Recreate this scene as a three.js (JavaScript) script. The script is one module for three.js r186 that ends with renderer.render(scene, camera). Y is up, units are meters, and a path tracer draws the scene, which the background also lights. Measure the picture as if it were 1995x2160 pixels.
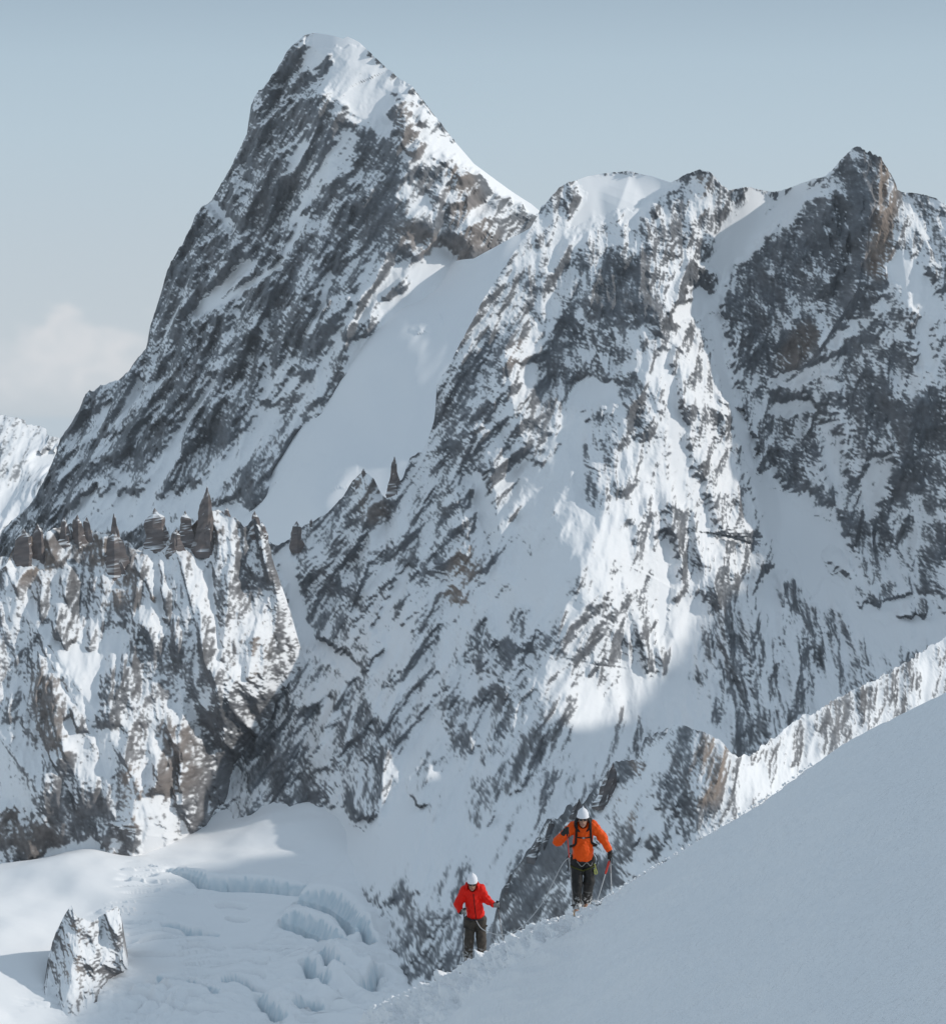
import * as THREE from 'three';
import { mergeGeometries, mergeVertices } from 'three/addons/utils/BufferGeometryUtils.js';

// ---------------------------------------------------------------- camera
// F, CX, HY: focal length, middle column and eye-level row of the photograph (its own 1995 x 2160 pixels).
const F = 6125, CX = 997.5, HY = 880, W = 1995, H = 2160;
const scene = new THREE.Scene();
const FULL = 2 * (H - HY);
const camera = new THREE.PerspectiveCamera(2 * Math.atan(FULL / 2 / F) * 180 / Math.PI, W / FULL, 1, 60000);
camera.setViewOffset(W, FULL, 0, FULL / 2 - HY, W, H);
camera.position.set(0, 0, 0);
camera.lookAt(0, 0, -1);
scene.add(camera);

// ---------------------------------------------------------------- light
const SUN = new THREE.Vector3(0.81, 0.46, -0.15).normalize();
const sun = new THREE.DirectionalLight(new THREE.Color(1.0, 0.945, 0.87), 2.45);
sun.position.copy(SUN).multiplyScalar(9000).add(new THREE.Vector3(0, 0, -3000));
sun.target.position.set(0, 0, -3000);
sun.castShadow = true;
sun.shadow.radius = 2;
sun.shadow.mapSize.set(4096, 4096);
Object.assign(sun.shadow.camera, { left: -4500, right: 4500, top: 4500, bottom: -4500, near: 10, far: 20000 });
scene.add(sun, sun.target);

const renderer = new THREE.WebGLRenderer({ antialias: true });
renderer.setSize(945, 1024);
renderer.toneMapping = THREE.LinearToneMapping;
renderer.toneMappingExposure = 1;
renderer.shadowMap.enabled = true;

// ---------------------------------------------------------------- noise and small helpers
function rng(seed) { let s = seed >>> 0; return () => { s = (s + 0x6D2B79F5) >>> 0; let t = s; t = Math.imul(t ^ (t >>> 15), t | 1); t ^= t + Math.imul(t ^ (t >>> 7), t | 61); return ((t ^ (t >>> 14)) >>> 0) / 4294967296; }; }
const PERM = new Uint8Array(512), GX = new Float32Array(256), GY = new Float32Array(256);
{
  const r = rng(7), p = Array.from({ length: 256 }, (_, i) => i);
  for (let i = 255; i > 0; i--) { const j = Math.floor(r() * (i + 1)); [p[i], p[j]] = [p[j], p[i]]; }
  for (let i = 0; i < 512; i++) PERM[i] = p[i & 255];
  for (let i = 0; i < 256; i++) { const a = r() * Math.PI * 2; GX[i] = Math.cos(a); GY[i] = Math.sin(a); }
}
function n2(x, y) {                                   // gradient noise, about -0.7 to 0.7
  const xi = Math.floor(x), yi = Math.floor(y), fx = x - xi, fy = y - yi, X = xi & 255, Y = yi & 255;
  const u = fx * fx * fx * (fx * (fx * 6 - 15) + 10), v = fy * fy * fy * (fy * (fy * 6 - 15) + 10);
  const a = PERM[X] + Y, b = PERM[(X + 1) & 255] + Y;
  const g00 = PERM[a & 511], g01 = PERM[(a + 1) & 511], g10 = PERM[b & 511], g11 = PERM[(b + 1) & 511];
  const p = GX[g00] * fx + GY[g00] * fy, q = GX[g10] * (fx - 1) + GY[g10] * fy;
  const r = GX[g01] * fx + GY[g01] * (fy - 1), s = GX[g11] * (fx - 1) + GY[g11] * (fy - 1);
  return p + u * (q - p) + v * (r + u * (s - r) - p - u * (q - p));
}
const ridge = (x, y) => { const n = n2(x, y) * 1.5; return 1 - 2 * Math.sqrt(n * n + 0.004); };    // crests up, valleys down
const fbm = (x, y, o) => { let s = 0, a = 1; for (let i = 0; i < o; i++) { s += a * n2(x, y); x = x * 2.03 + 17.1; y = y * 2.03 - 9.7; a *= 0.5; } return s; };
const clamp = (x, a = 0, b = 1) => x < a ? a : x > b ? b : x;
const sstep = (a, b, x) => { const t = clamp((x - a) / (b - a)); return t * t * (3 - 2 * t); };
const lerp = (a, b, t) => a + (b - a) * t;
const at = (px, py, d) => new THREE.Vector3((px - CX) * d / F, (HY - py) * d / F, -d);              // a bearing and a distance to a point

const used = {};
function numbered(name) { const k = used[name] = (used[name] ?? -1) + 1; return k ? `${name}_${String(k).padStart(3, '0')}` : name; }
function tag(o, label, category, group, kind) {
  if (label) o.userData.label = label;
  if (category) o.userData.category = category;
  if (group) o.userData.group = group;
  if (kind) o.userData.kind = kind;
  return o;
}
function mesh(name, geometry, material, parent = scene) {
  const m = new THREE.Mesh(geometry, material);
  m.name = parent === scene ? numbered(name) : name;
  m.castShadow = m.receiveShadow = true;
  parent.add(m);
  return m;
}
function thing(name, label, category, pos = [0, 0, 0], group) {
  const g = new THREE.Group(); g.name = numbered(name); g.position.set(...pos);
  scene.add(g);
  return tag(g, label, category, group);
}

// thin-plate spline through points [x, y, z]: a smooth sheet z(x, y)
function sheet(pts, S) {
  const n = pts.length, N = n + 3, A = Array.from({ length: N }, () => new Float64Array(N + 1));
  const k = (x, y) => { const r = x * x + y * y; return r > 1e-12 ? r * Math.log(r) : 0; };
  for (let i = 0; i < n; i++) {
    const xi = pts[i][0] / S, yi = pts[i][1] / S;
    for (let j = 0; j < n; j++) A[i][j] = k(xi - pts[j][0] / S, yi - pts[j][1] / S) + (i === j ? 2e-4 : 0);
    A[i][n] = A[n][i] = 1; A[i][n + 1] = A[n + 1][i] = xi; A[i][n + 2] = A[n + 2][i] = yi; A[i][N] = pts[i][2];
  }
  for (let c = 0; c < N; c++) {
    let p = c; for (let r = c + 1; r < N; r++) if (Math.abs(A[r][c]) > Math.abs(A[p][c])) p = r;
    [A[c], A[p]] = [A[p], A[c]];
    for (let r = 0; r < N; r++) if (r !== c && A[r][c]) { const f = A[r][c] / A[c][c]; for (let q = c; q <= N; q++) A[r][q] -= f * A[c][q]; }
  }
  const w = A.map((r, i) => r[N] / r[i]), xs = pts.map((p) => p[0] / S), ys = pts.map((p) => p[1] / S);
  return (x, y) => {
    x /= S; y /= S; let z = w[n] + w[n + 1] * x + w[n + 2] * y;
    for (let i = 0; i < n; i++) { const dx = x - xs[i], dy = y - ys[i], r = dx * dx + dy * dy; if (r > 1e-12) z += w[i] * r * Math.log(r); }
    return z;
  };
}
function polyAt(P, x) {                                // y of a polyline [[x, y], ...] at x
  let lo = 0, hi = P.length - 1;
  if (x <= P[0][0]) return P[0][1]; if (x >= P[hi][0]) return P[hi][1];
  while (hi - lo > 1) { const m = (lo + hi) >> 1; if (P[m][0] > x) hi = m; else lo = m; }
  return lerp(P[lo][1], P[hi][1], (x - P[lo][0]) / (P[hi][0] - P[lo][0]));
}

// ---------------------------------------------------------------- sky
{
  const w = 4096, h = 2048, data = new Float32Array(w * h * 4);
  const stops = [[-90, .50, .55, .59], [0, .54, .595, .64], [1.6, .55, .61, .655], [3.0, .525, .60, .655], [5.5, .475, .585, .665], [7.0, .435, .55, .64], [8.4, .36, .465, .56], [16, .345, .445, .545], [35, .365, .455, .55], [90, .36, .45, .55]];
  for (let j = 0; j < h; j++) {
    const el = (0.5 - (j + 0.5) / h) * 180;
    let i = 0; while (i < stops.length - 2 && el > stops[i + 1][0]) i++;
    const a = stops[i], b = stops[i + 1], t = clamp((el - a[0]) / (b[0] - a[0])), c = [1, 2, 3].map((k) => lerp(a[k], b[k], t));
    for (let i2 = 0; i2 < w; i2++) {
      const az = ((i2 + 0.5) / w - 0.5) * 360;           // degrees, scaled so that one unit is one degree on the horizon
      let r = c[0], g = c[1], bl = c[2];
      if (el > 0 && el < 5) {
        // banks of cloud lying along the horizon all the way round
        const x = az * 0.9, y = el * 1.3;
        const wx = x + 0.30 * fbm(x * 1.3 + 5, y * 1.3, 3), wy = y + 0.30 * fbm(x * 1.3 - 31, y * 1.3 + 8, 3);
        const puff = (p, q) => { let t = 0, m = 1; for (let o = 0; o < 5; o++) { t += m * (0.5 - Math.abs(n2(p, q)) * 1.6); p = p * 2.1 + 3.7; q = q * 2.1 - 1.9; m *= 0.52; } return t; };
        const body = puff(wx * 0.7 + 3.1, wy * 0.75 + 0.7);
        const topEl = 2.0 + 0.55 * fbm(x * 0.22 + 9.3, 2.5, 2) + 0.4 * fbm(x * 0.8, 5.5, 3);
        const cover = sstep(-0.1, 0.4, topEl - el + (body - 0.3) * 0.85);
        const cr = .69, cg = .71, cb = .735, k = cover * clamp(0.25 + 0.9 * body, 0.1, 0.95) * sstep(-0.05, 0.9, el);      // one white, thick and thin
        r = lerp(r, cr, k); g = lerp(g, cg, k); bl = lerp(bl, cb, k);
      }
      const o = ((h - 1 - j) * w + i2) * 4;
      data[o] = r; data[o + 1] = g; data[o + 2] = bl; data[o + 3] = 1;
    }
  }
  const sky = new THREE.DataTexture(data, w, h, THREE.RGBAFormat, THREE.FloatType);
  sky.mapping = THREE.EquirectangularReflectionMapping;
  sky.magFilter = sky.minFilter = THREE.LinearFilter;
  sky.needsUpdate = true;
  scene.background = sky;
  scene.environment = sky;
}

scene.fog = new THREE.FogExp2(new THREE.Color(0.86, 0.93, 1.0), 1.1e-5);

// ---------------------------------------------------------------- mountain faces
const SNOW = [0.86, 0.868, 0.882];
const rockMat = new THREE.MeshStandardMaterial({ vertexColors: true, roughness: 0.93, metalness: 0 });

// A mountain face: a sheet z(x, y) in the world with ribs standing out of it, closed at the back.
function face(S) {
  const dRef = S.dRef ?? 0, dScale = S.dScale ?? 1, dd = (d) => dRef + (d - dRef) * dScale;
  const ground = [...S.base.map(([px, py, d]) => [px, py, dd(d)]), ...(S.base2 ?? [])];
  const M = ground.reduce((s, p) => s + p[2], 0) / ground.length / F;         // metres under one photo pixel
  const base = sheet(ground.map((a) => { const p = at(...a); return [p.x, p.y, p.z]; }), 1000 * M);
  const find = (f, px, py, lift = 0) => { let d = ground[0][2]; for (let i = 0; i < 40; i++) d = lerp(d, -f((px - CX) * d / F, (HY - py) * d / F) - lift, 0.7); return at(px, py, d); };
  // ribs
  const segs = [];
  for (const R of S.ribs ?? []) {
    const K = R.p.map(([px, py, up]) => { const v = find(base, px, py, up * M); return new THREE.Vector3(v.x, v.y, up * M); });
    const P = new THREE.CatmullRomCurve3(K, false, 'centripetal').getPoints((K.length - 1) * 3).map((v) => [v.x, v.y, v.z]);
    const list = [];
    for (let i = 0; i + 1 < P.length; i++) list.push([...P[i], P[i + 1][0] - P[i][0], P[i + 1][1] - P[i][1], P[i + 1][2] - P[i][2], 1 / ((P[i + 1][0] - P[i][0]) ** 2 + (P[i + 1][1] - P[i][1]) ** 2)]);
    const gx = P[P.length - 1][0] - P[0][0], gy_ = P[P.length - 1][1] - P[0][1], gl = Math.hypot(gx, gy_);      // which way the whole rib runs
    segs.push({ list, l: R.l ?? 0.8, r: R.r ?? 0.6, gx: gx / gl, gy: gy_ / gl });
  }
  const soft = (S.soft ?? 6) * M;
  const shape = (x, y) => {
    let up = -(S.gully ?? 0) * M;
    for (const { list, l, r, gx, gy: gd } of segs) {
      let best = 1e9, val = 0;
      for (const [ax, ay, az, dx, dy, dz, inv] of list) {
        const t = clamp(((x - ax) * dx + (y - ay) * dy) * inv), ex = x - ax - t * dx, ey = y - ay - t * dy, d2 = ex * ex + ey * ey;
        if (d2 < best) { best = d2; const dist = Math.sqrt(d2), side = (gx * ey - gd * ex) / (dist + 1e-6); val = az + t * dz - dist * lerp(l, r, clamp(0.5 + 0.75 * side)); }
      }
      const h = val - up;                               // smooth maximum
      if (h > soft) up = val; else if (h > -soft) up = up + (h + soft) * (h + soft) / (4 * soft);
    }
    return base(x, y) + up;
  };
  const paint = (list) => (list ?? []).map(([x0, y0, x1, y1, r, v]) => { const a = find(shape, x0, y0), b = find(shape, x1, y1); return [a.x, a.y, b.x - a.x, b.y - a.y, r * M, v, 1 / Math.max(1e-6, (b.x - a.x) ** 2 + (b.y - a.y) ** 2)]; });
  const rough = paint(S.rough), brown = paint(S.brown);
  const under = (list, v, x, y) => { for (const [ax, ay, dx, dy, r, val, inv] of list) { const t = clamp(((x - ax) * dx + (y - ay) * dy) * inv), e = Math.hypot(x - ax - t * dx, y - ay - t * dy) / r; if (e < 1.5) v = lerp(v, val, 1 - sstep(0.4, 1.5, e)); } return v; };
  // flow lines of the relief: angle from the vertical, leaning with the fall line
  const flows = S.flow.map((deg) => [Math.cos(deg * Math.PI / 180), Math.sin(deg * Math.PI / 180)]);
  const A = S.amp ?? 1;
  // u runs across the flow, v along it; both in photo pixels
  const along = (x, y, so, [c, s]) => {
    const u = (x * c + y * s) / M, v = (y * c - x * s) / M;
    return [u + 13 * n2(u / 150 + so, v / 190) + 4.5 * n2(u / 38 - so, v / 60), v + 20 * n2(u / 120, v / 140 + so)];
  };
  // bare rock stands through the snow: grain of many sizes drawn out along the flow
  const grit = (u, v, so) => 0.62 * n2(u / 4.3 + so, v / 6.4) + 0.55 * n2(u / 8.5 - so, v / 17) + 0.45 * n2(u / 19 + 5, v / 48 + so) + 0.30 * n2(u / 2.4, v / 3) + 0.62 * n2(u / 6.5 + 7, v / 62) + 0.55 * n2(u / 15 - so, v / 170);
  const relief = (u, v, k, so, q) => {
    const big = 24 * ridge(u / 105 + so, v / 330) + 20 * ridge(u / 47 + 3.3, v / 130 + so);
    const mid = 9.5 * ridge(u / 23 + so, v / 62) + 4.6 * ridge(u / 11.5 + 7.1, v / 30 + so) + 2.2 * ridge(u / 5.6, v / 11 - so);
    const w = (v + 9 * n2(u / 30 + so, v / 40) + 0.25 * u) / (S.ledge ?? 17), fr = w - Math.floor(w), w2 = w * 2.7 + 0.9 * n2(u / 14, v / 18), f2 = w2 - Math.floor(w2);
    const step = (3.6 * (fr - sstep(0.5, 1, fr)) + 2.0 * (f2 - sstep(0.5, 1, f2))) * (S.steps ?? 1);
    return (big * (k < 0.02 ? 0.05 : 0.16 + 0.84 * sstep(0.02, 0.6, k)) + (mid + step * clamp(0.4 + 1.2 * n2(u / 40 + 4, v / 70))) * k) * A + 3.6 * q * Math.min(1, k * 1.5) + (1 - k) * (S.swell ?? 1) * (2.0 * n2(u / 26, v / 75 + so) + 3 * n2(u / 60 - 2, v / 90));
  };
  // columns from the crest line, rows from the foot to the crest, then down the back
  const crest = S.crest.map(([px, py]) => { const v = find(shape, px, py); return [v.x, v.y]; });
  const foot = S.foot.map(([px, py]) => { const v = find(shape, px, py); return [v.x, v.y]; });
  const step = M * (S.cell ?? 2.15), x0 = crest[0][0], x1 = crest[crest.length - 1][0], nx = Math.ceil((x1 - x0) / step) + 1;
  let low = 1e9, high = -1e9; for (const [, y] of foot) low = Math.min(low, y); for (const [, y] of crest) high = Math.max(high, y);
  high += 12 * M;
  const ny = Math.ceil((high - low) / step), nb = 14, rows = ny + 1 + nb;
  const pos = new Float32Array(nx * rows * 3), kk = new Float32Array(nx * rows), gg = new Float32Array(nx * rows);
  const so = S.seed ?? 0;
  const zs = new Float32Array(nx * rows), ys = new Float32Array(nx * rows), gy = new Float32Array(nx * rows);
  for (let i = 0; i < nx; i++) {                        // the plain shape
    const x = x0 + (x1 - x0) * i / (nx - 1), yf = polyAt(foot, x);
    let yc = polyAt(crest, x);
    const kc = clamp(under(rough, S.k0 ?? 0.7, x, yc));
    yc += M * kc * (S.jag ?? 1) * (7 * ridge(x / M / 34 + so, 1.5) + 4 * ridge(x / M / 13, so) + 2 * n2(x / M / 4, so) - 3);
    for (let j = 0; j < rows; j++) {
      const o = i * rows + j, back = Math.max(0, j - ny);
      ys[o] = back ? yc : clamp(lerp(low, high, j / ny), yf, yc);
      pos[3 * o] = x; pos[3 * o + 1] = back ? yc - (back * back * 1.5 + 3 * back) * M : ys[o];
      zs[o] = ys[o] === ys[o - 1] && j ? zs[o - 1] : shape(x, ys[o]);
      if (!back && j && ys[o] === yc && ys[o - 1] < yc) zs[o] = shape(x, yc);
    }
  }
  const tops = Array.from({ length: nx }, (_, i) => { let j = ny; while (j > 0 && ys[i * rows + j - 1] === ys[i * rows + ny]) j--; return j; });
  for (let i = 0; i < nx; i++) for (let j = 0; j < rows; j++) {      // its relief, standing out along the surface's own normal
    const o = i * rows + j, back = Math.max(0, j - ny), x = pos[3 * o], y = ys[o];
    const il = Math.max(0, i - 3) * rows + j, ir = Math.min(nx - 1, i + 3) * rows + j, jt = Math.min(j, tops[i]), jl = i * rows + Math.max(0, jt - 3), jr = i * rows + Math.min(tops[i], jt + 3);
    const sx = ys[il] === ys[ir] || Math.abs(ys[il] - ys[ir]) < step ? clamp((zs[ir] - zs[il]) / (pos[3 * ir] - pos[3 * il]), -2.2, 2.2) : 0.6;
    const sy = ys[jr] - ys[jl] > step ? clamp((zs[jr] - zs[jl]) / (ys[jr] - ys[jl]), -2.2, 2.2) : -1, tilt = Math.sqrt(1 + sx * sx + sy * sy);
    gy[o] = -sy / tilt;
    const [u, v] = along(x, y, so, flows[0]), [fc, fs] = flows[0], wv = 16 * n2(u / 15 + 3, v / 40) + 8 * n2(u / 6, v / 16 + 2), wu = 9 * n2(u / 28 - 8, v / 40) + 5 * n2(u / 9 + 5, v / 14);
    const wx = x + M * (wu * fc - wv * fs), wy = y + M * (wu * fs + wv * fc);
    let k = under(rough, S.k0 ?? 0.7, wx, wy) * (S.gain ?? 1);
    if (k > 0.08) k += (S.vary ?? 0.34) * (0.8 * n2(u / 62 + so, v / 190) + 0.6 * n2(u / 27 - 2, v / 70 + so)) * sstep(0.08, 0.3, k);
    k = clamp(k);
    let q = grit(u, v, so), h = relief(u, v, k, so, q);
    if (flows.length > 1) {
      const t = S.mix(wx / M, wy / M);
      if (t > 0) { const [u2, v2] = along(x, y, so, flows[1]), q2 = grit(u2, v2, so + 5), h2 = relief(u2, v2, k, so + 5, q2); q = lerp(q, q2, t); h = lerp(h, h2, t); }
    }
    gg[o] = q;
    pos[3 * o + 2] = zs[o] + h * M * tilt * 0.72 - (back * back * 1.6 + 4 * back) * M; kk[o] = k;
  }
  const part = (keep) => {
    const idx = new Uint32Array((nx - 1) * (rows - 1) * 6); let n = 0;
    for (let i = 0; i + 1 < nx; i++) for (let j = 0; j + 1 < rows; j++) {
      const a = i * rows + j;
      if (j < ny && pos[3 * a + 1] === pos[3 * a + 4] && pos[3 * (a + rows) + 1] === pos[3 * (a + rows) + 4]) continue;      // above the crest or under the foot
      if (keep && !keep(pos[3 * a], pos[3 * a + 1])) continue;
      idx[n++] = a; idx[n++] = a + rows; idx[n++] = a + 1; idx[n++] = a + 1; idx[n++] = a + rows; idx[n++] = a + rows + 1;
    }
    return idx.slice(0, n);
  };
  const whole = new THREE.BufferGeometry();
  whole.setAttribute('position', new THREE.BufferAttribute(pos, 3));
  whole.setIndex(new THREE.BufferAttribute(part(), 1));
  whole.computeVertexNormals();
  const nor = whole.attributes.normal.array, col = new Float32Array(nx * rows * 3);
  for (let o = 0; o < nx * rows; o++) {
    const x = pos[3 * o], y = pos[3 * o + 1], u = x / M, v = y / M, k = kk[o];
    const lie = nor[3 * o + 1] - 0.72 * (gy[o] - 0.62) - 0.42 * gg[o] + 0.10 * n2(u / 2.3, v / 2.3);
    const need = k < 0.02 ? -1 : lerp(S.bare?.[0] ?? 0.12, S.bare?.[1] ?? 0.86, 0.5 * k + 0.5 * sstep(0, 1, k));
    const snow = 0.62 * sstep(need - 0.09, need + 0.07, lie) + 0.38 * sstep(need - 0.42, need + 0.26, lie);
    const b = clamp(under(brown, S.brown0 ?? 0.04, x, y) + 0.2 * n2(u / 40 + 2, v / 60)), tone = (S.tone ?? 1) * (0.95 + 0.55 * n2(u / 9 + 31, v / 12) + 0.4 * n2(u / 33 - 7, v / 50) + 0.45 * n2((u * flows[0][0] + v * flows[0][1]) / 55 + so, (v * flows[0][0] - u * flows[0][1]) / 210));
    const r = lerp(0.108, 0.225, b) * tone, g = lerp(0.117, 0.178, b) * tone, bl = lerp(0.131, 0.148, b) * tone, dust = 0.0 + 0.05 * clamp(0.5 + n2(u / 3.1, v / 3.1 + 8));
    col[3 * o] = lerp(r + dust * 0.6, SNOW[0], snow); col[3 * o + 1] = lerp(g + dust * 0.6, SNOW[1], snow); col[3 * o + 2] = lerp(bl + dust * 0.6, SNOW[2], snow);
  }
  whole.setAttribute('color', new THREE.BufferAttribute(col, 3));
  const cut = (keep) => {                                // the triangles of one mountain, with their own vertices
    const idx = part(keep), map = new Int32Array(nx * rows).fill(-1), from = []; let n = 0;
    for (let i = 0; i < idx.length; i++) { if (map[idx[i]] < 0) { map[idx[i]] = n++; from.push(idx[i]); } idx[i] = map[idx[i]]; }
    const g = new THREE.BufferGeometry();
    for (const [name, src] of [['position', pos], ['normal', nor], ['color', col]]) {
      const a = new Float32Array(n * 3); for (let i = 0; i < n; i++) for (let c = 0; c < 3; c++) a[3 * i + c] = src[3 * from[i] + c];
      g.setAttribute(name, new THREE.BufferAttribute(a, 3));
    }
    g.setIndex(new THREE.BufferAttribute(idx, 1));
    return g;
  };
  return { whole, cut, shape, find: (px, py, lift = 0) => find(shape, px, py, lift), M };
}

// ---- the great peak
const peakFace = face({
  seed: 1.7, amp: 1.3, vary: 0.5, k0: 0.78, flow: [-27], cell: 2.15, gully: 0, soft: 5, bare: [0.08, 0.95],
  base: [[690, 75, 5750], [530, 230, 5950], [460, 410, 6030], [346, 600, 6060], [290, 780, 6010], [140, 930, 5960], [60, 1080, 5900],
    [700, 220, 5590], [745, 235, 5590], [850, 228, 5610], [600, 450, 5660], [700, 500, 5470], [800, 450, 5420], [900, 400, 5450], [1000, 346, 5740], [1080, 400, 5890], [1000, 500, 5500],
    [900, 530, 5380], [720, 700, 5200], [500, 700, 5600], [400, 900, 5500], [250, 950, 5680], [600, 900, 5180], [500, 1050, 5050], [300, 1080, 5280], [150, 1100, 5500], [750, 180, 5640], [812, 141, 5690], [1150, 520, 5750]],
  crest: [[20, 1110], [60, 1080], [97, 1025], [111, 1000], [141, 920], [189, 836], [200, 826], [233, 812], [281, 779], [311, 730], [319, 687], [346, 600], [365, 555], [390, 519], [411, 465], [460, 411], [492, 346], [524, 287], [530, 222], [574, 173], [611, 114], [640, 80], [647, 76], [663, 69], [690, 73], [725, 82], [733, 77], [758, 89], [812, 141], [866, 184], [915, 244], [963, 303], [1000, 346], [1060, 390], [1120, 430], [1180, 480]],
  foot: [[20, 1170], [250, 1180], [560, 1150], [700, 1010], [900, 800], [1180, 640]],
  ribs: [
    { p: [[650, 90, 4], [690, 130, 14], [695, 200, 16], [745, 240, 8], [800, 268, 2]], l: 0.9, r: 0.12 },
    { p: [[850, 228, 22], [845, 300, 34], [868, 330, 36], [910, 335, 34], [970, 380, 40], [985, 450, 40], [960, 500, 30]], l: 0.8, r: 0.3 },
    { p: [[800, 265, 0], [780, 420, 10], [700, 640, 12], [600, 800, 10], [480, 980, 0]], l: 0.5, r: 0.3 },
    { p: [[870, 480, 18], [815, 570, 20], [765, 650, 18], [725, 745, 8]], l: 0.7, r: 0.3 },
    { p: [[640, 120, 0], [600, 300, 14], [520, 480, 14], [440, 680, 10], [330, 900, 0]], l: 0.6, r: 0.3 },
    { p: [[640, 520, 0], [560, 660, 16], [470, 860, 16], [350, 1060, 6]], l: 0.7, r: 0.4 },
  ],
  rough: [
    [690, 100, 900, 290, 70, 0.16], [700, 130, 780, 220, 40, 0.12], [760, 190, 830, 230, 26, 0.1], [663, 90, 740, 95, 16, 0], [800, 150, 900, 260, 14, 0.25], [840, 240, 870, 320, 20, 0.75], [940, 300, 1130, 440, 26, 0], [690, 130, 680, 150, 14, 0.7],
    [735, 290, 660, 400, 26, 0.3], [660, 400, 620, 460, 12, 0.25], [640, 300, 610, 360, 14, 0.35], [640, 460, 590, 560, 16, 0.15], [590, 560, 430, 660, 14, 0.0], [520, 560, 420, 655, 22, 0.0], [450, 430, 490, 480, 18, 0.2],
    [700, 580, 660, 690, 14, 0.2], [660, 690, 560, 830, 14, 0.35], [640, 800, 520, 960, 18, 0.3], [450, 800, 340, 980, 18, 0.3], [560, 880, 420, 1060, 26, 0.25], [300, 800, 220, 960, 16, 0.35], [230, 860, 150, 1000, 18, 0.4], [380, 950, 280, 1090, 20, 0.3],
    [850, 570, 740, 740, 44, 0.22], [930, 540, 860, 640, 34, 0.03], [790, 560, 760, 620, 16, 0.5], [850, 600, 820, 625, 12, 0.6], [740, 700, 800, 680, 14, 0.5],
    [200, 1060, 560, 1100, 40, 0.25], [700, 760, 600, 950, 26, 0.45], [890, 440, 860, 400, 24, 0.4], [665, 76, 760, 92, 20, 0], [740, 110, 800, 150, 18, 0.05], [760, 480, 740, 560, 14, 0.5], [1010, 470, 960, 420, 40, 0.55],
  ],
  brown: [[860, 240, 880, 320, 26, 0.5], [970, 380, 990, 460, 30, 0.8], [980, 420, 1010, 500, 40, 0.6], [860, 500, 960, 540, 30, 0.5]],
});
tag(mesh('mountain_peak', peakFace.whole, rockMat), 'tall sharp snow dusted rock peak on the left, the highest mountain, with a sunlit white cap', 'mountain', null, 'structure');

// ---- the hanging glacier between the peaks
const hang = face({
  seed: 8.1, k0: 0.0, flow: [-40], cell: 2.4, jag: 0, swell: 3,
  base: [[1120, 500, 5250], [980, 540, 5330], [900, 590, 5430], [850, 640, 5280], [1000, 640, 5050], [780, 740, 5060], [900, 760, 4820], [720, 860, 4960], [850, 860, 4650], [620, 980, 4900], [750, 980, 4480], [540, 1080, 4900], [680, 1060, 4300], [430, 1100, 5250], [800, 1080, 4150], [560, 1160, 4500], [900, 960, 4350]],
  crest: [[420, 1090], [480, 1040], [560, 960], [640, 890], [720, 770], [800, 670], [880, 590], [950, 552], [1000, 545], [1120, 480]],
  foot: [[420, 1180], [600, 1200], [800, 1120], [900, 1000], [1000, 800], [1120, 640]],
  rough: [[640, 1010, 720, 990, 26, 0.12], [560, 1010, 640, 900, 24, 0.2], [880, 690, 920, 680, 14, 0.12]],
});
tag(mesh('hanging_glacier', hang.whole, rockMat), 'smooth shaded snow glacier hanging in the hollow between the tall peak and the middle mountain', 'glacier', null, 'structure');

// ---- far mountains on the left
const far = face({
  seed: 4.4, k0: 0.78, flow: [10], cell: 2.3, bare: [0.1, 0.75], amp: 0.9,
  base: [[0, 870, 9600], [160, 960, 9300], [-80, 850, 9800], [0, 1000, 8900], [120, 1020, 8800], [60, 1150, 8300], [-80, 1150, 8300], [220, 1150, 8300]],
  crest: [[-90, 880], [-40, 862], [0, 868], [30, 880], [75, 898], [110, 915], [140, 932], [200, 980], [240, 1040]],
  foot: [[-90, 1240], [240, 1240]],
  ribs: [{ p: [[0, 870, 0], [40, 950, 10], [60, 985, 10]], l: 0.6, r: 0.3 }, { p: [[60, 960, 24], [75, 1000, 24], [40, 1060, 20], [0, 1120, 10]], l: 0.7, r: 0.2 }, { p: [[-60, 960, 20], [30, 985, 16], [20, 1040, 4]], l: 0.7, r: 0.4 }],
  rough: [[95, 965, 130, 975, 24, 0], [0, 1060, 60, 1080, 40, 0.3]],
});
tag(mesh('snowy_mountain', far.whole, rockMat), 'distant low snowy mountain under the clouds at the far left edge', 'mountain', null, 'structure');

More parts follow.
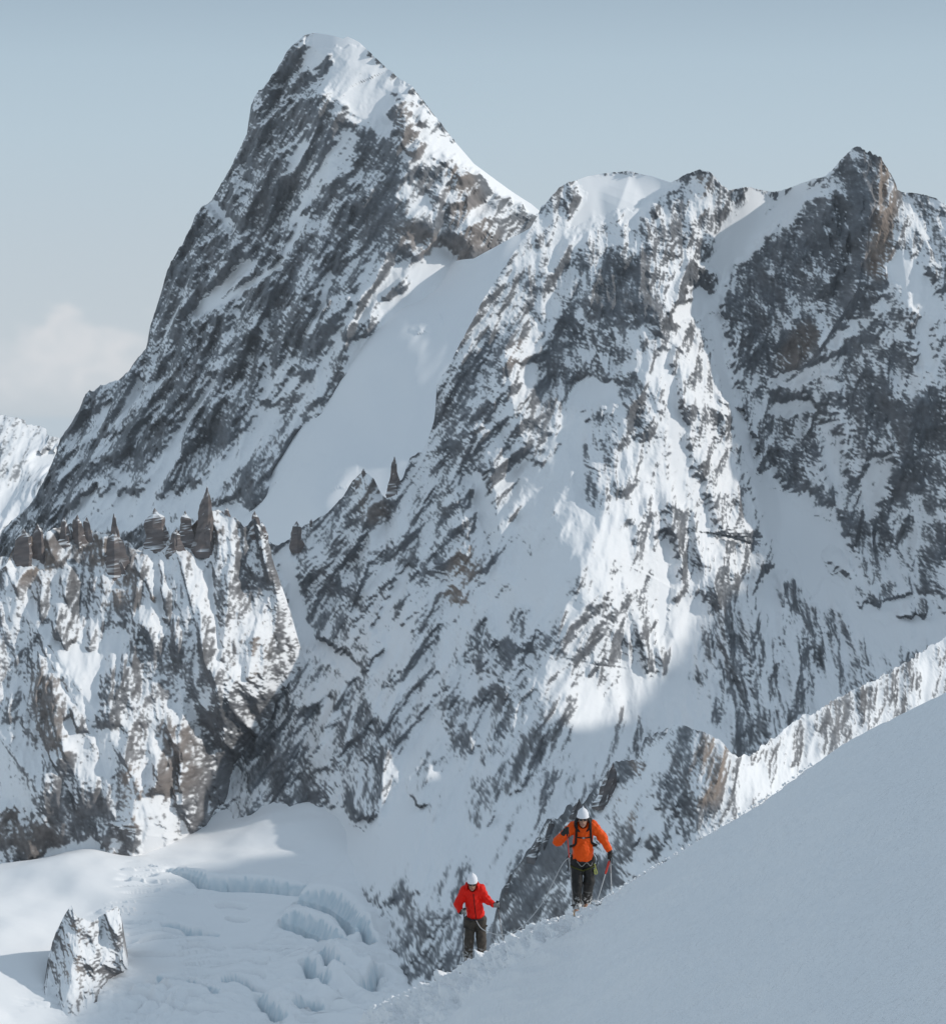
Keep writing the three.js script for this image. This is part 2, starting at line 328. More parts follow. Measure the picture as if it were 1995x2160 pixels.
// ---- the middle massif: one face, two mountains
const mid = face({
  seed: 2.9, gain: 1.02, k0: 0.5, flow: [-33, -6], cell: 2.15, gully: 0, soft: 5, bare: [0.08, 1.0], dRef: 2640, dScale: 0.68,
  mix: (u, v) => sstep(150, 290, u + 0.18 * (v + 300)),
  base: [[560, 1150, 2990], [700, 1080, 3005], [770, 995, 3020], [877, 960, 3030], [917, 880, 3040], [917, 813, 3050], [1023, 627, 3150], [1144, 440, 3300], [1276, 366, 3400], [1414, 385, 3400], [1474, 361, 3380], [1582, 396, 3450], [1640, 407, 3510], [1693, 385, 3480], [1807, 312, 3410], [1893, 407, 3430], [1995, 439, 3390], [2100, 430, 3350],
    [1250, 560, 3230], [1400, 560, 3250], [1500, 620, 3370], [1352, 683, 3090], [1200, 760, 3120], [1100, 760, 3060], [1000, 900, 2970], [1298, 861, 2990], [1450, 860, 3080], [1540, 830, 3280], [1590, 1000, 3250], [1640, 1150, 3170], [1700, 1050, 3250], [1850, 1100, 3200], [1950, 1200, 3090], [1750, 1350, 2900],
    [1312, 1028, 2890], [1500, 1200, 2920],
    [1690, 500, 3450], [1840, 450, 3340], [1825, 560, 3300], [1700, 700, 3320], [1900, 700, 3270], [1640, 900, 3310], [1800, 900, 3240], [1950, 900, 3190], [2080, 1100, 3090], [2080, 800, 3180]],
  base2: [[480, 1540, 2650], [400, 1650, 2600], [320, 1770, 2530], [560, 1440, 2700], [600, 1600, 2620], [700, 1620, 2570], [800, 1600, 2540], [900, 1600, 2500], [1000, 1650, 2420], [700, 1750, 2490], [870, 1800, 2295], [860, 2050, 2140], [1050, 1800, 2250], [1150, 1600, 2430], [1350, 1600, 2490], [1550, 1500, 2610],
    [900, 1400, 2640], [1050, 1400, 2600], [1186, 1314, 2610], [1350, 1300, 2710], [800, 1350, 2710], [650, 1350, 2790], [500, 1300, 2850], [380, 1450, 2760], [1225, 1229, 2640], [1000, 1200, 2750], [800, 1200, 2800], [700, 1220, 2840], [620, 1180, 2850], [1100, 1020, 2820], [950, 1020, 2850]],
  crest: [[300, 1720], [400, 1560], [480, 1400], [540, 1200], [563, 1140], [587, 1149], [610, 1140], [625, 1120], [656, 1103], [690, 1085], [725, 1047], [745, 1010], [768, 993], [790, 1008], [805, 1040], [815, 1050], [851, 1008], [866, 965], [877, 960], [890, 952], [903, 926], [916, 890], [919, 860], [921, 815], [954, 760], [1023, 627], [1060, 570], [1114, 491], [1141, 439], [1179, 396], [1203, 385], [1238, 372], [1276, 366], [1320, 361], [1374, 372], [1414, 385], [1440, 372], [1474, 361], [1500, 368], [1512, 383], [1536, 404], [1582, 396], [1610, 402], [1639, 407], [1693, 385], [1739, 374], [1774, 337], [1800, 314], [1812, 313], [1823, 323], [1855, 331], [1862, 350], [1877, 372], [1888, 405], [1893, 407], [1931, 412], [1969, 423], [1995, 439], [2040, 450], [2100, 430]],
  foot: [[300, 1860], [560, 1960], [700, 2040], [860, 2150], [960, 2060], [1060, 1900], [1300, 1700], [1600, 1620], [2100, 1420]],
  ribs: [
    { p: [[1105, 702, 38], [1066, 745, 46], [1072, 800, 46], [1083, 860, 46], [1098, 962, 16]], l: 0.9, r: 1.0 },
    { p: [[1019, 930, 34], [1036, 987, 46], [1041, 1043, 50], [1054, 1125, 40], [1040, 1200, 8]], l: 0.8, r: 1.1 },
    { p: [[966, 1040, 34], [980, 1095, 44], [989, 1160, 58], [993, 1200, 60], [985, 1260, 16]], l: 0.8, r: 1.2 },
    { p: [[768, 993, 26], [775, 1050, 36], [781, 1116, 40], [778, 1180, 38], [740, 1290, 8]], l: 0.8, r: 1.1 },
    { p: [[832, 985, 16], [835, 1060, 26], [840, 1150, 28], [830, 1220, 10]], l: 0.8, r: 0.8 },
    { p: [[1352, 683, 34], [1347, 770, 36], [1368, 818, 40], [1386, 868, 40], [1375, 900, 20]], l: 0.9, r: 0.22 },
    { p: [[1305, 861, 30], [1312, 940, 40], [1318, 990, 48], [1304, 1035, 60], [1273, 1104, 80], [1247, 1152, 90], [1225, 1229, 90], [1195, 1270, 90], [1186, 1314, 90], [1164, 1380, 80], [1150, 1500, 60], [1112, 1640, 40], [1010, 1760, 30], [930, 1880, 26], [870, 2060, 20]], l: 0.6, r: 0.4 },
    { p: [[1352, 683, 30], [1440, 745, 44], [1500, 820, 56], [1550, 920, 60], [1585, 1020, 56], [1612, 1132, 40], [1600, 1200, 10]], l: 0.14, r: 0.95 },
    { p: [[1400, 900, 24], [1390, 1000, 34], [1402, 1100, 36], [1430, 1200, 30]], l: 0.8, r: 0.16 },
    { p: [[1290, 1180, 30], [1330, 1300, 44], [1350, 1420, 30]], l: 0.5, r: 0.5 },
    { p: [[1540, 1200, 20], [1560, 1300, 34], [1590, 1420, 30], [1620, 1540, 20]], l: 0.5, r: 0.5 },
    { p: [[1400, 1300, 10], [1450, 1420, 24], [1470, 1560, 20]], l: 0.5, r: 0.4 },
    { p: [[1385, 440, 8], [1362, 520, 26], [1368, 580, 26], [1370, 640, 10]], l: 0.7, r: 0.5 },
    { p: [[1330, 363, 0], [1310, 420, 22], [1290, 465, 8]], l: 0.45, r: 0.4 },
    { p: [[1474, 365, 4], [1445, 450, 22], [1425, 540, 20]], l: 0.6, r: 0.5 },
    { p: [[1250, 450, 0], [1230, 560, 14], [1190, 660, 14], [1130, 760, 6]], l: 0.5, r: 0.4 },
    { p: [[1855, 335, 6], [1840, 420, 20], [1825, 520, 28], [1812, 600, 26], [1780, 680, 10]], l: 0.75, r: 1.1 },
    { p: [[1790, 640, 24], [1740, 720, 34], [1700, 770, 34], [1640, 820, 14]], l: 0.9, r: 0.5 },
    { p: [[1900, 430, 6], [1905, 560, 36], [1925, 690, 44], [1950, 780, 30]], l: 0.5, r: 0.4 },
    { p: [[1930, 860, 20], [1900, 980, 34], [1880, 1120, 20]], l: 0.7, r: 0.5 },
    { p: [[1700, 880, 10], [1720, 1000, 22], [1800, 1150, 26], [1840, 1260, 16]], l: 0.5, r: 0.5 },
    { p: [[870, 1380, 10], [820, 1520, 24], [760, 1700, 18]], l: 0.5, r: 0.5 },
    { p: [[1000, 1330, 6], [930, 1480, 20], [880, 1620, 14]], l: 0.5, r: 0.4 },
  ],
  rough: [
    // upper left face
    [1215, 470, 1290, 390, 30, 0], [1260, 420, 1380, 398, 40, 0], [1340, 430, 1330, 460, 24, 0.05], [1190, 440, 1160, 560, 14, 0.35], [1240, 500, 1180, 640, 22, 0.45], [1300, 560, 1280, 640, 40, 0.9], [1370, 560, 1360, 660, 40, 0.92],
    [1280, 480, 1250, 560, 20, 0.5], [1420, 420, 1390, 560, 40, 0.6], [1600, 420, 1490, 600, 44, 0.0], [1690, 400, 1560, 520, 26, 0.0], [1520, 420, 1480, 520, 24, 0.4], [1450, 570, 1490, 590, 24, 0.75],
    [1500, 640, 1530, 820, 26, 0.0], [1430, 660, 1500, 640, 18, 0.1], [1420, 720, 1480, 760, 26, 0.35], [1540, 830, 1560, 900, 16, 0.0], [1560, 900, 1600, 1040, 24, 0.0],
    // basins left of the buttress
    [1130, 790, 1150, 840, 34, 0.05], [1240, 830, 1290, 830, 30, 0.0], [1210, 900, 1180, 960, 40, 0.15], [1150, 1000, 1200, 1150, 70, 0.26], [1100, 1150, 1160, 1250, 60, 0.2], [1190, 790, 1140, 900, 24, 0.6], [1100, 900, 1130, 960, 20, 0.4],
    [1200, 690, 1100, 900, 24, 0.75], [1000, 760, 930, 880, 30, 0.6], [1020, 860, 930, 950, 20, 0.7], [1010, 1010, 1020, 1080, 20, 0.05], [1000, 1130, 1030, 1100, 12, 0.3],
    // the sunlit buttress
    [1360, 720, 1420, 1000, 60, 0.33], [1450, 800, 1570, 1080, 40, 0.36], [1400, 760, 1430, 900, 18, 0.05], [1420, 900, 1440, 1050, 22, 0.05], [1460, 1020, 1500, 1150, 26, 0.2], [1350, 980, 1390, 1250, 34, 0.3], [1300, 880, 1330, 1000, 24, 0.42],
    [1290, 1060, 1320, 1200, 30, 0.32], [1400, 1150, 1400, 1330, 24, 0.0], [1250, 1200, 1300, 1300, 26, 0.4], [1170, 1330, 1230, 1480, 40, 0.42], [1300, 1330, 1330, 1400, 30, 0.45], [1330, 800, 1350, 900, 24, 0.7],
    [1640, 1060, 1700, 1220, 60, 0.0], [1720, 1120, 1850, 1280, 70, 0.0], [1900, 1250, 1990, 1350, 50, 0.05], [1650, 1200, 1560, 1350, 34, 0.1], [1660, 1240, 1700, 1300, 26, 0.7], [1540, 1300, 1600, 1450, 60, 0.62], [1820, 1250, 1960, 1225, 24, 0.6], [1880, 1180, 1990, 1130, 34, 0.8], [1760, 1180, 1830, 1230, 20, 0.3], [1900, 1290, 1980, 1270, 14, 0.4], [1450, 1280, 1420, 1500, 30, 0.2],
    // tower and right face
    [1840, 350, 1790, 620, 60, 0.95], [1700, 520, 1600, 600, 50, 0.95], [1740, 450, 1640, 560, 40, 0.92], [1560, 640, 1600, 760, 40, 0.82], [1700, 680, 1660, 760, 24, 1], [1780, 760, 1640, 800, 16, 0.2], [1900, 560, 1960, 640, 34, 0.1], [1940, 640, 1950, 760, 20, 0.15], [1860, 640, 1760, 720, 16, 0.35],
    [1640, 900, 1670, 1000, 34, 0.72], [1700, 850, 1640, 860, 18, 0.1], [1740, 900, 1760, 1000, 24, 0.2], [1950, 880, 1900, 1000, 60, 0.9], [1850, 980, 1820, 1060, 30, 0.2], [1990, 1000, 1960, 1060, 30, 0.75], [1800, 800, 1860, 900, 40, 0.75],
    [1950, 1060, 1900, 1180, 40, 0.45], [1780, 1050, 1840, 1200, 24, 0.6],
    // foot
    [600, 1170, 640, 1330, 18, 0.05], [640, 1330, 760, 1420, 14, 0.2], [860, 1200, 800, 1320, 12, 0.15], [940, 1230, 760, 1450, 14, 0.3], [1060, 1250, 960, 1400, 50, 0.3], [1000, 1400, 860, 1600, 30, 0.35], [1100, 1300, 1000, 1500, 14, 0.7], [700, 1500, 640, 1600, 30, 0.35], [560, 1550, 640, 1680, 50, 0.85], [600, 1450, 640, 1500, 40, 0.6], [740, 1450, 780, 1600, 40, 0.55], [830, 1550, 800, 1640, 30, 0.6],
    [880, 1700, 800, 1790, 34, 0.05], [1060, 1640, 960, 1800, 30, 0.04], [1000, 1580, 900, 1640, 30, 0.4], [1240, 1450, 1240, 1560, 30, 0.15], [1350, 1450, 1450, 1520, 40, 0.25], [1130, 1560, 1000, 1700, 24, 0.7], [960, 1850, 880, 2000, 40, 0.55], [640, 1760, 760, 1780, 40, 0],
    [1230, 384, 1400, 382, 30, 0], [1270, 440, 1330, 420, 30, 0], [1020, 1330, 1060, 1500, 24, 0.6], [960, 1500, 1040, 1560, 26, 0.65],
  ],
  brown: [[1870, 360, 1850, 560, 30, 1], [1480, 390, 1470, 440, 20, 0.8], [985, 1170, 960, 1260, 30, 0.9], [770, 1010, 790, 1080, 26, 0.6], [1700, 700, 1660, 760, 26, 0.6], [1100, 735, 1080, 760, 20, 0.6]],
});
const split = [[1640, 402], [1560, 520], [1508, 625], [1512, 700], [1548, 830], [1590, 1000], [1630, 1150], [1640, 1300], [1650, 1640]].map(([x, y]) => { const p = mid.find(x, y); return [-p.y, p.x]; });
const isRight = (x, y) => x > polyAt(split, -y);
const middleMountain = tag(mesh('rocky_mountain', mid.cut((x, y) => !isRight(x, y)), rockMat), 'middle mountain with a rounded snow dome on top and a sunlit snowy buttress below', 'mountain', null, 'structure');
tag(mesh('rocky_mountain', mid.cut(isRight), rockMat), 'dark rock mountain on the right with a pointed tower whose narrow right side is sunlit', 'mountain', null, 'structure');

// ---- the crags at lower left
const crag = face({
  seed: 6.3, gain: 1.15, amp: 1.0, k0: 0.45, flow: [4], cell: 2.15, gully: 0, soft: 4, bare: [0.08, 0.93], jag: 1.5, tone: 1.0, brown0: 0.16, steps: 0.5,
  base: [[-40, 1250, 2560], [40, 1130, 2620], [200, 1100, 2660], [330, 1100, 2680], [420, 1060, 2690], [540, 1090, 2700], [620, 1170, 2720], [700, 1250, 2790], [0, 1500, 2480], [200, 1400, 2530], [300, 1500, 2500], [450, 1400, 2570], [500, 1600, 2640], [560, 1430, 2625], [0, 1800, 2420], [250, 1750, 2440], [400, 1700, 2510], [560, 1520, 2660], [620, 1480, 2740], [650, 1600, 2760], [700, 1750, 2780]],
  crest: [[-60, 1250], [0, 1210], [20, 1190], [36, 1150], [45, 1135], [85, 1130], [120, 1110], [150, 1105], [190, 1118], [215, 1120], [240, 1130], [262, 1140], [290, 1160], [310, 1140], [345, 1140], [362, 1128], [390, 1115], [420, 1100], [445, 1080], [470, 1078], [500, 1095], [520, 1110], [540, 1095], [555, 1110], [567, 1135], [600, 1250], [660, 1420], [720, 1600]],
  foot: [[-60, 1920], [120, 1860], [300, 1830], [480, 1760], [640, 1770], [720, 1720]],
  ribs: [
    { p: [[20, 1200, 20], [30, 1227, 30], [72, 1314, 44], [114, 1371, 50], [148, 1428, 52], [197, 1492, 46], [218, 1540, 26]], l: 0.9, r: 0.6 },
    { p: [[238, 1130, 24], [255, 1180, 34], [300, 1212, 40], [322, 1258, 44], [326, 1340, 44], [310, 1400, 30]], l: 0.8, r: 0.9 },
    { p: [[364, 1129, 22], [383, 1189, 34], [398, 1242, 40], [417, 1322, 44], [428, 1379, 48], [455, 1447, 50], [479, 1535, 30]], l: 0.8, r: 0.9 },
    { p: [[542, 1095, 16], [553, 1170, 34], [572, 1246, 44], [545, 1303, 44], [532, 1379, 36], [525, 1420, 16]], l: 0.7, r: 1.0 },
    { p: [[280, 1400, 20], [250, 1470, 30], [235, 1560, 30], [270, 1610, 44], [292, 1663, 54], [314, 1740, 50], [292, 1800, 20]], l: 0.7, r: 0.7 },
    { p: [[80, 1360, 30], [98, 1447, 50], [114, 1511, 58], [129, 1568, 58], [165, 1650, 40], [175, 1700, 20]], l: 0.9, r: 0.7 },
    { p: [[-10, 1540, 40], [38, 1606, 52], [76, 1663, 48], [110, 1740, 24]], l: 0.8, r: 0.5 },
    { p: [[360, 1540, 30], [385, 1600, 44], [380, 1650, 30]], l: 0.9, r: 0.8 },
    { p: [[379, 1303, 22], [371, 1379, 30], [371, 1445, 10]], l: 0.7, r: 0.7 },
    { p: [[470, 1120, 10], [478, 1230, 26], [470, 1330, 24], [458, 1400, 8]], l: 0.8, r: 0.6 },
    { p: [[110, 1150, 10], [140, 1250, 20], [160, 1310, 10]], l: 0.6, r: 0.6 },
  ],
  rough: [
    [600, 1180, 640, 1330, 16, 0.05], [330, 1170, 340, 1330, 10, 0.15], [440, 1200, 470, 1400, 8, 0.2], [250, 1340, 230, 1390, 30, 0.25], [160, 1380, 200, 1480, 22, 0.12], [60, 1280, 170, 1440, 14, 0.2], [120, 1520, 180, 1560, 20, 0.2],
    [255, 1170, 275, 1260, 24, 0.95], [95, 1440, 120, 1560, 20, 0.85], [370, 1560, 370, 1640, 24, 0.9], [455, 1480, 460, 1530, 18, 0.85], [500, 1550, 560, 1680, 60, 0.85], [400, 1560, 480, 1660, 40, 0.7], [0, 1560, 40, 1720, 40, 0.18], [30, 1740, 100, 1790, 40, 0.75], [230, 1560, 200, 1600, 30, 0.25], [330, 1700, 380, 1770, 30, 0.15], [150, 1680, 250, 1760, 40, 0.62], [500, 1440, 560, 1500, 40, 0.6],
    [420, 1100, 560, 1130, 24, 0.5], [60, 1150, 220, 1160, 26, 0.75], [330, 1760, 300, 1850, 30, 0], [200, 1780, 60, 1830, 20, 0.1],
  ],
  brown: [[50, 1150, 80, 1180, 50, 0.9], [200, 1120, 260, 1240, 40, 0.75], [330, 1130, 420, 1120, 50, 0.8], [320, 1270, 310, 1290, 20, 1], [100, 1450, 120, 1560, 40, 0.6], [370, 1560, 380, 1640, 40, 0.6], [20, 1740, 100, 1780, 40, 0.5], [280, 1640, 290, 1720, 24, 0.9], [540, 1340, 530, 1400, 30, 0.8]],
});
const cragRidge = tag(mesh('rocky_crag', crag.whole, rockMat), 'row of jagged snow dusted crags with brown rock pinnacles at lower left', 'crag', null, 'structure');

// ---- the near rock ridge behind the climbers
const near = face({
  seed: 9.2, gain: 1.2, k0: 0.48, flow: [-30], cell: 2.1, gully: 0, soft: 5, bare: [0.08, 0.93], jag: 1.3, amp: 0.5, vary: 0.6, ledge: 21, brown0: 0.06,
  base: [[1040, 1960, 356], [1150, 1800, 348], [1250, 1700, 342], [1350, 1580, 340], [1516, 1560, 333], [1650, 1550, 350], [1800, 1460, 370], [1995, 1342, 396], [1050, 2100, 348], [1250, 1950, 325], [1450, 1850, 312], [1600, 1750, 322], [1800, 1650, 346], [1995, 1500, 376], [2060, 1320, 404]],
  crest: [[1015, 2040], [1031, 2000], [1045, 1930], [1058, 1880], [1081, 1840], [1100, 1816], [1129, 1766], [1153, 1730], [1175, 1728], [1197, 1700], [1231, 1690], [1260, 1650], [1294, 1612], [1342, 1604], [1361, 1555], [1400, 1540], [1429, 1531], [1468, 1540], [1516, 1556], [1540, 1590], [1560, 1598], [1633, 1555], [1696, 1507], [1778, 1468], [1899, 1400], [1995, 1342], [2070, 1300]],
  foot: [[1015, 2120], [1250, 2000], [1450, 1890], [1700, 1720], [2070, 1520]],
  ribs: [
    { p: [[1345, 1605, 14], [1330, 1700, 30], [1340, 1760, 30], [1310, 1850, 20]], l: 0.6, r: 0.8 },
    { p: [[1520, 1560, 16], [1500, 1640, 40], [1470, 1700, 30], [1420, 1780, 10]], l: 0.5, r: 0.9 },
    { p: [[1290, 1620, 10], [1250, 1720, 30], [1180, 1850, 24]], l: 0.7, r: 0.7 },
    { p: [[1660, 1520, 8], [1640, 1600, 20], [1620, 1660, 10]], l: 0.5, r: 0.4 },
    { p: [[1780, 1480, 6], [1740, 1560, 26], [1700, 1620, 14]], l: 0.5, r: 0.6 },
  ],
  rough: [[1780, 1475, 1995, 1350, 16, 0], [1700, 1500, 1790, 1470, 10, 0.1], [1600, 1560, 1740, 1500, 8, 0.1], [1600, 1640, 1680, 1650, 30, 0.3], [1700, 1540, 1860, 1460, 34, 0.58], [1860, 1420, 1995, 1370, 24, 0.52], [1390, 1720, 1330, 1830, 24, 0.12], [1480, 1700, 1420, 1790, 34, 0.55], [1500, 1590, 1500, 1670, 24, 0.75], [1250, 1680, 1200, 1760, 30, 0.55], [1150, 1800, 1100, 1950, 50, 0.52], [1300, 1760, 1320, 1820, 24, 0.3]],
  brown: [[1510, 1580, 1490, 1660, 30, 1], [1320, 1700, 1350, 1730, 24, 0.9], [1340, 1600, 1350, 1620, 16, 0.7]],
});
const nearRidge = tag(mesh('rock_ridge', near.whole, rockMat), 'near snowy rock ridge rising to the right behind the climbers', 'ridge', null, 'structure');

// ---- the ridge beyond the right edge of the frame, whose shadow lies over the foot of the middle mountain and the glacier
{
  const onSun = (px, py) => { const p = mid.find(px, py), t = (1000 - p.x) / SUN.x; return [p.z + SUN.z * t, p.y + SUN.y * t]; };
  const edge = [[1570, 1120], [1420, 1300], [1270, 1490], [1080, 1565]].map((a) => onSun(...a)), [z0, y0] = edge[0], [z3, y3] = edge[3];
  const line = [[z0 - 640, y0 + 250], [z0 - 340, y0 + 160], [z0 - 140, y0 + 72], ...edge, [z3 + 30, y3 + 60], [z3 + 100, y3 + 94], [z3 + 152, y3 + 90], [z3 + 220, y3 + 74], [z3 + 312, y3 + 58], [z3 + 480, y3 + 56], [z3 + 880, y3 + 40], [z3 + 1380, y3 + 10], [z3 + 1700, y3 - 150]];
  const nz = 260, nx = 40, pos = new Float32Array(nz * nx * 3);
  for (let j = 0; j < nz; j++) for (let i = 0; i < nx; i++) {
    const z = lerp(-3900, -1200, j / (nz - 1)), top = polyAt(line, z), e = (i / (nx - 1) - 0.5) * 2, o = 3 * (j * nx + i);
    pos[o] = 1000 + e * 430; pos[o + 1] = top + 8 * ridge(z / 60, 2.2) - 6 - Math.abs(e) * 1100 + 40 * Math.abs(e) * n2(z / 90, e * 6); pos[o + 2] = z;
  }
  const g = gridGeometry(pos, nx, nz), col = new Float32Array(nz * nx * 3).map((_, i) => SNOW[i % 3]);
  g.setAttribute('color', new THREE.BufferAttribute(col, 3));
  tag(mesh('mountain_ridge', g, rockMat), 'snowy mountain ridge beyond the right edge of the picture', 'mountain', null, 'structure');
}

// ---------------------------------------------------------------- glacier on the valley floor
const snowMat = new THREE.MeshStandardMaterial({ color: new THREE.Color(0.86, 0.868, 0.882), roughness: 0.9 });
const floorAt = (x, z) => {
  const d = -z;
  let y = -330 - (2600 - d) / 6;
  // long swells, the snow ramp at the left, the banked right edge
  y += 7 * fbm(x / 160 + 1, z / 260, 3) + 5 * fbm(x / 60 + 8, z / 90 + 2, 2);
  y += 26 * sstep(-250, -400, x) * sstep(2400, 2100, d) - 20 * sstep(-130, -300, x) * sstep(2330, 2480, d);
  y += 13 * Math.exp(-(((x + 330) / 55) ** 2) - (((d - 2390) / 75) ** 2));
  return y;
};
// cracks drawn over the ice: [bearing points], width and depth in metres, height of the lip on the far side
const onIce = (px, py) => { let d = 2200; for (let i = 0; i < 40; i++) d = lerp(d, -floorAt((px - CX) * d / F, -d) * F / (py - HY), 0.5); return [(px - CX) * d / F, -d]; };
const crack = (pts, wide, deep, lip) => {
  const P = new THREE.SplineCurve(pts.map(([a, b]) => new THREE.Vector2(...onIce(a, b)))).getPoints(pts.length * 5), segs = [];
  for (let i = 0; i + 1 < P.length; i++) { const dx = P[i + 1].x - P[i].x, dz = P[i + 1].y - P[i].y; segs.push([P[i].x, P[i].y, dx, dz, 1 / (dx * dx + dz * dz + 1e-9), i / (P.length - 1), (i + 1) / (P.length - 1)]); }
  const m = Math.max(wide * 4, lip ? wide * 26 : 0), xs = P.map((p) => p.x), zs = P.map((p) => p.y);
  wide *= 1.35; return { segs, wide, deep, lip, x0: Math.min(...xs) - m, x1: Math.max(...xs) + m, z0: Math.min(...zs) - m, z1: Math.max(...zs) + m };
};
const cracks = [
  crack([[350, 1834], [414, 1850], [440, 1866], [520, 1868], [600, 1876], [650, 1882]], 2.4, 4, 3.5), crack([[625, 1900], [680, 1912], [705, 1925], [730, 1950], [748, 1990]], 4.5, 9, 7), crack([[590, 1940], [640, 1950], [690, 1975], [735, 2000]], 4, 8, 6),
  crack([[340, 1950], [380, 1958], [410, 1966], [465, 1972]], 1.8, 4, 1.2), crack([[345, 1962], [395, 1968], [440, 1968]], 1.4, 3, 0.8), crack([[375, 1992], [430, 1997], [475, 1998]], 1.4, 3, 0.8), crack([[490, 1998], [520, 1994], [545, 2000]], 1.4, 3, 0.5),
  crack([[480, 1934], [500, 1940], [525, 1942]], 1.6, 4, 0.5), crack([[455, 1911], [490, 1909], [520, 1916]], 1.6, 4, 1), crack([[290, 1990], [330, 1978], [375, 1975]], 1.4, 3, 0.5), crack([[270, 2013], [320, 2012], [370, 2010]], 1.4, 3, 0.6), crack([[300, 2075], [340, 2083], [360, 2100]], 1.6, 4, 1), crack([[270, 2098], [310, 2108], [330, 2120]], 1.6, 4, 1), crack([[330, 2076], [400, 2080], [460, 2102]], 1.6, 4, 1.2), crack([[345, 2120], [390, 2135], [470, 2140]], 1.6, 4, 1),
  crack([[470, 2078], [500, 2070], [540, 2090], [560, 2105]], 1.8, 5, 1.6), crack([[480, 2060], [530, 2062], [560, 2070]], 1.4, 3, 0.8), crack([[640, 2040], [665, 2060], [690, 2090]], 2.4, 7, 4), crack([[670, 2010], [690, 2040], [720, 2060]], 2.4, 7, 3), crack([[760, 1975], [775, 1990], [790, 2000]], 2, 7, 3), crack([[545, 2110], [580, 2140], [600, 2155]], 2, 6, 3), crack([[760, 2090], [785, 2070], [800, 2050]], 2, 6, 2), crack([[620, 2140], [650, 2130], [680, 2135]], 2, 6, 3), crack([[505, 2030], [550, 2036], [565, 2040]], 1.2, 3, 0.5),
];
function glacier() {
  const z0 = -1900, z1 = -2950, nz = 470, nx = 430, pos = new Float32Array(nx * nz * 3), tint = new Float32Array(nx * nz * 3);
  for (let j = 0; j < nz; j++) for (let i = 0; i < nx; i++) {
    const ej = j / (nz - 1), ei = i / (nx - 1), z = ej < 0.85 ? lerp(z0, -2560, ej / 0.85) : lerp(-2560, z1, (ej - 0.85) / 0.15), x = ei < 0.9 ? lerp(-390, 10, ei / 0.9) : lerp(10, 200, (ei - 0.9) / 0.1);
    let y = floorAt(x, z);
    const u = x + 40 * n2(x / 150, z / 150), v = z + 30 * n2(x / 120 + 7, z / 90);
    // broken ice of the icefall and the fans of small cracks
    const ice = Math.exp(-(((x + 105) / 45) ** 2) - (((z + 2130) / 85) ** 2)), fan = Math.exp(-(((x + 215) / 55) ** 2) - (((z + 2075) / 45) ** 2)), zone = clamp(ice * 1.3 + fan * 0.9);
    y += zone * 1.7 * (4.2 * ridge(u / 34 + 3, v / 30) + 2.2 * ridge(u / 15, v / 13 + 6) + 1.1 * n2(u / 6, v / 7)) - fan * 3 * Math.exp(-((n2(u / 26, v / 15 + 3) / 0.06) ** 2));
    y += 0.5 * n2(x / 9, z / 12) * (0.3 + zone) + 1.2 * n2(x / 38, z / 30);
    // long cracks opened across the slow ice, in patches
    const open = sstep(0.05, 0.3, fbm(x / 70 + 4.2, z / 110 + 1.5, 2)) * sstep(-330, -280, x) * sstep(-30, -70, x) * sstep(-2420, -2330, z), line = n2(u / 62 + 3.3, v / 13 + 0.02 * x);
    y -= open * 5.5 * Math.exp(-((line / 0.11) ** 2)) * sstep(-0.1, 0.15, n2(x / 24, z / 40 + 9));
    y += open * 2.6 * (line > 0 ? Math.exp(-line / 0.25) : 0);
    let bare = 0;                                      // bare glacier ice on the walls, its darker tint also painting crack shade
    for (const C of cracks) {
      if (x < C.x0 || x > C.x1 || z < C.z0 || z > C.z1) continue;
      let best = 1e9, sd = 1, taper = 1;
      for (const [ax, az, dx, dz, inv, t0, t1] of C.segs) { const t = clamp(((x - ax) * dx + (z - az) * dz) * inv), ex = x - ax - t * dx, ez = z - az - t * dz, q = ex * ex + ez * ez; if (q < best) { best = q; sd = dz * (x - ax) - dx * (z - az); const f = lerp(t0, t1, t); taper = Math.sqrt(Math.max(0, 4 * f * (1 - f))); } }
      const q = (Math.sqrt(best) + 0.5 * n2(x / 3, z / 3)) * (sd > 0 ? 1 : -1);
      y -= taper * C.deep * 2.6 * Math.exp(-((q / C.wide) ** 2));
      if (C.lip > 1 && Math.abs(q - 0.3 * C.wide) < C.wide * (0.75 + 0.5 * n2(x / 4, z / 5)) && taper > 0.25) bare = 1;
      y += taper * C.lip * 2.6 * (q > 0 ? Math.exp(-q / (C.wide * 7)) : -0.4 * Math.exp(q / (C.wide * 5)));
    }
    const o = 3 * (j * nx + i); pos[o] = x; pos[o + 1] = y; pos[o + 2] = z;
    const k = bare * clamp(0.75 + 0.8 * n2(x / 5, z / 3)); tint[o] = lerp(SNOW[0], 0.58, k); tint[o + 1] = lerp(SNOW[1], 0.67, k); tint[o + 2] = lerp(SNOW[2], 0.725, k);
  }
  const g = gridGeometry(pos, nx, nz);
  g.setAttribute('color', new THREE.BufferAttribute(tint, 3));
  return g;
}
function gridGeometry(pos, nx, nz, flip) {
  const idx = new Uint32Array((nx - 1) * (nz - 1) * 6); let n = 0;
  for (let j = 0; j + 1 < nz; j++) for (let i = 0; i + 1 < nx; i++) {
    const a = j * nx + i, b = a + 1, c = a + nx, d = c + 1;
    if (flip) { idx[n++] = a; idx[n++] = c; idx[n++] = b; idx[n++] = b; idx[n++] = c; idx[n++] = d; } else { idx[n++] = a; idx[n++] = b; idx[n++] = c; idx[n++] = b; idx[n++] = d; idx[n++] = c; }
  }
  const g = new THREE.BufferGeometry();
  g.setAttribute('position', new THREE.BufferAttribute(pos, 3)); g.setIndex(new THREE.BufferAttribute(idx, 1)); g.computeVertexNormals();
  return g;
}
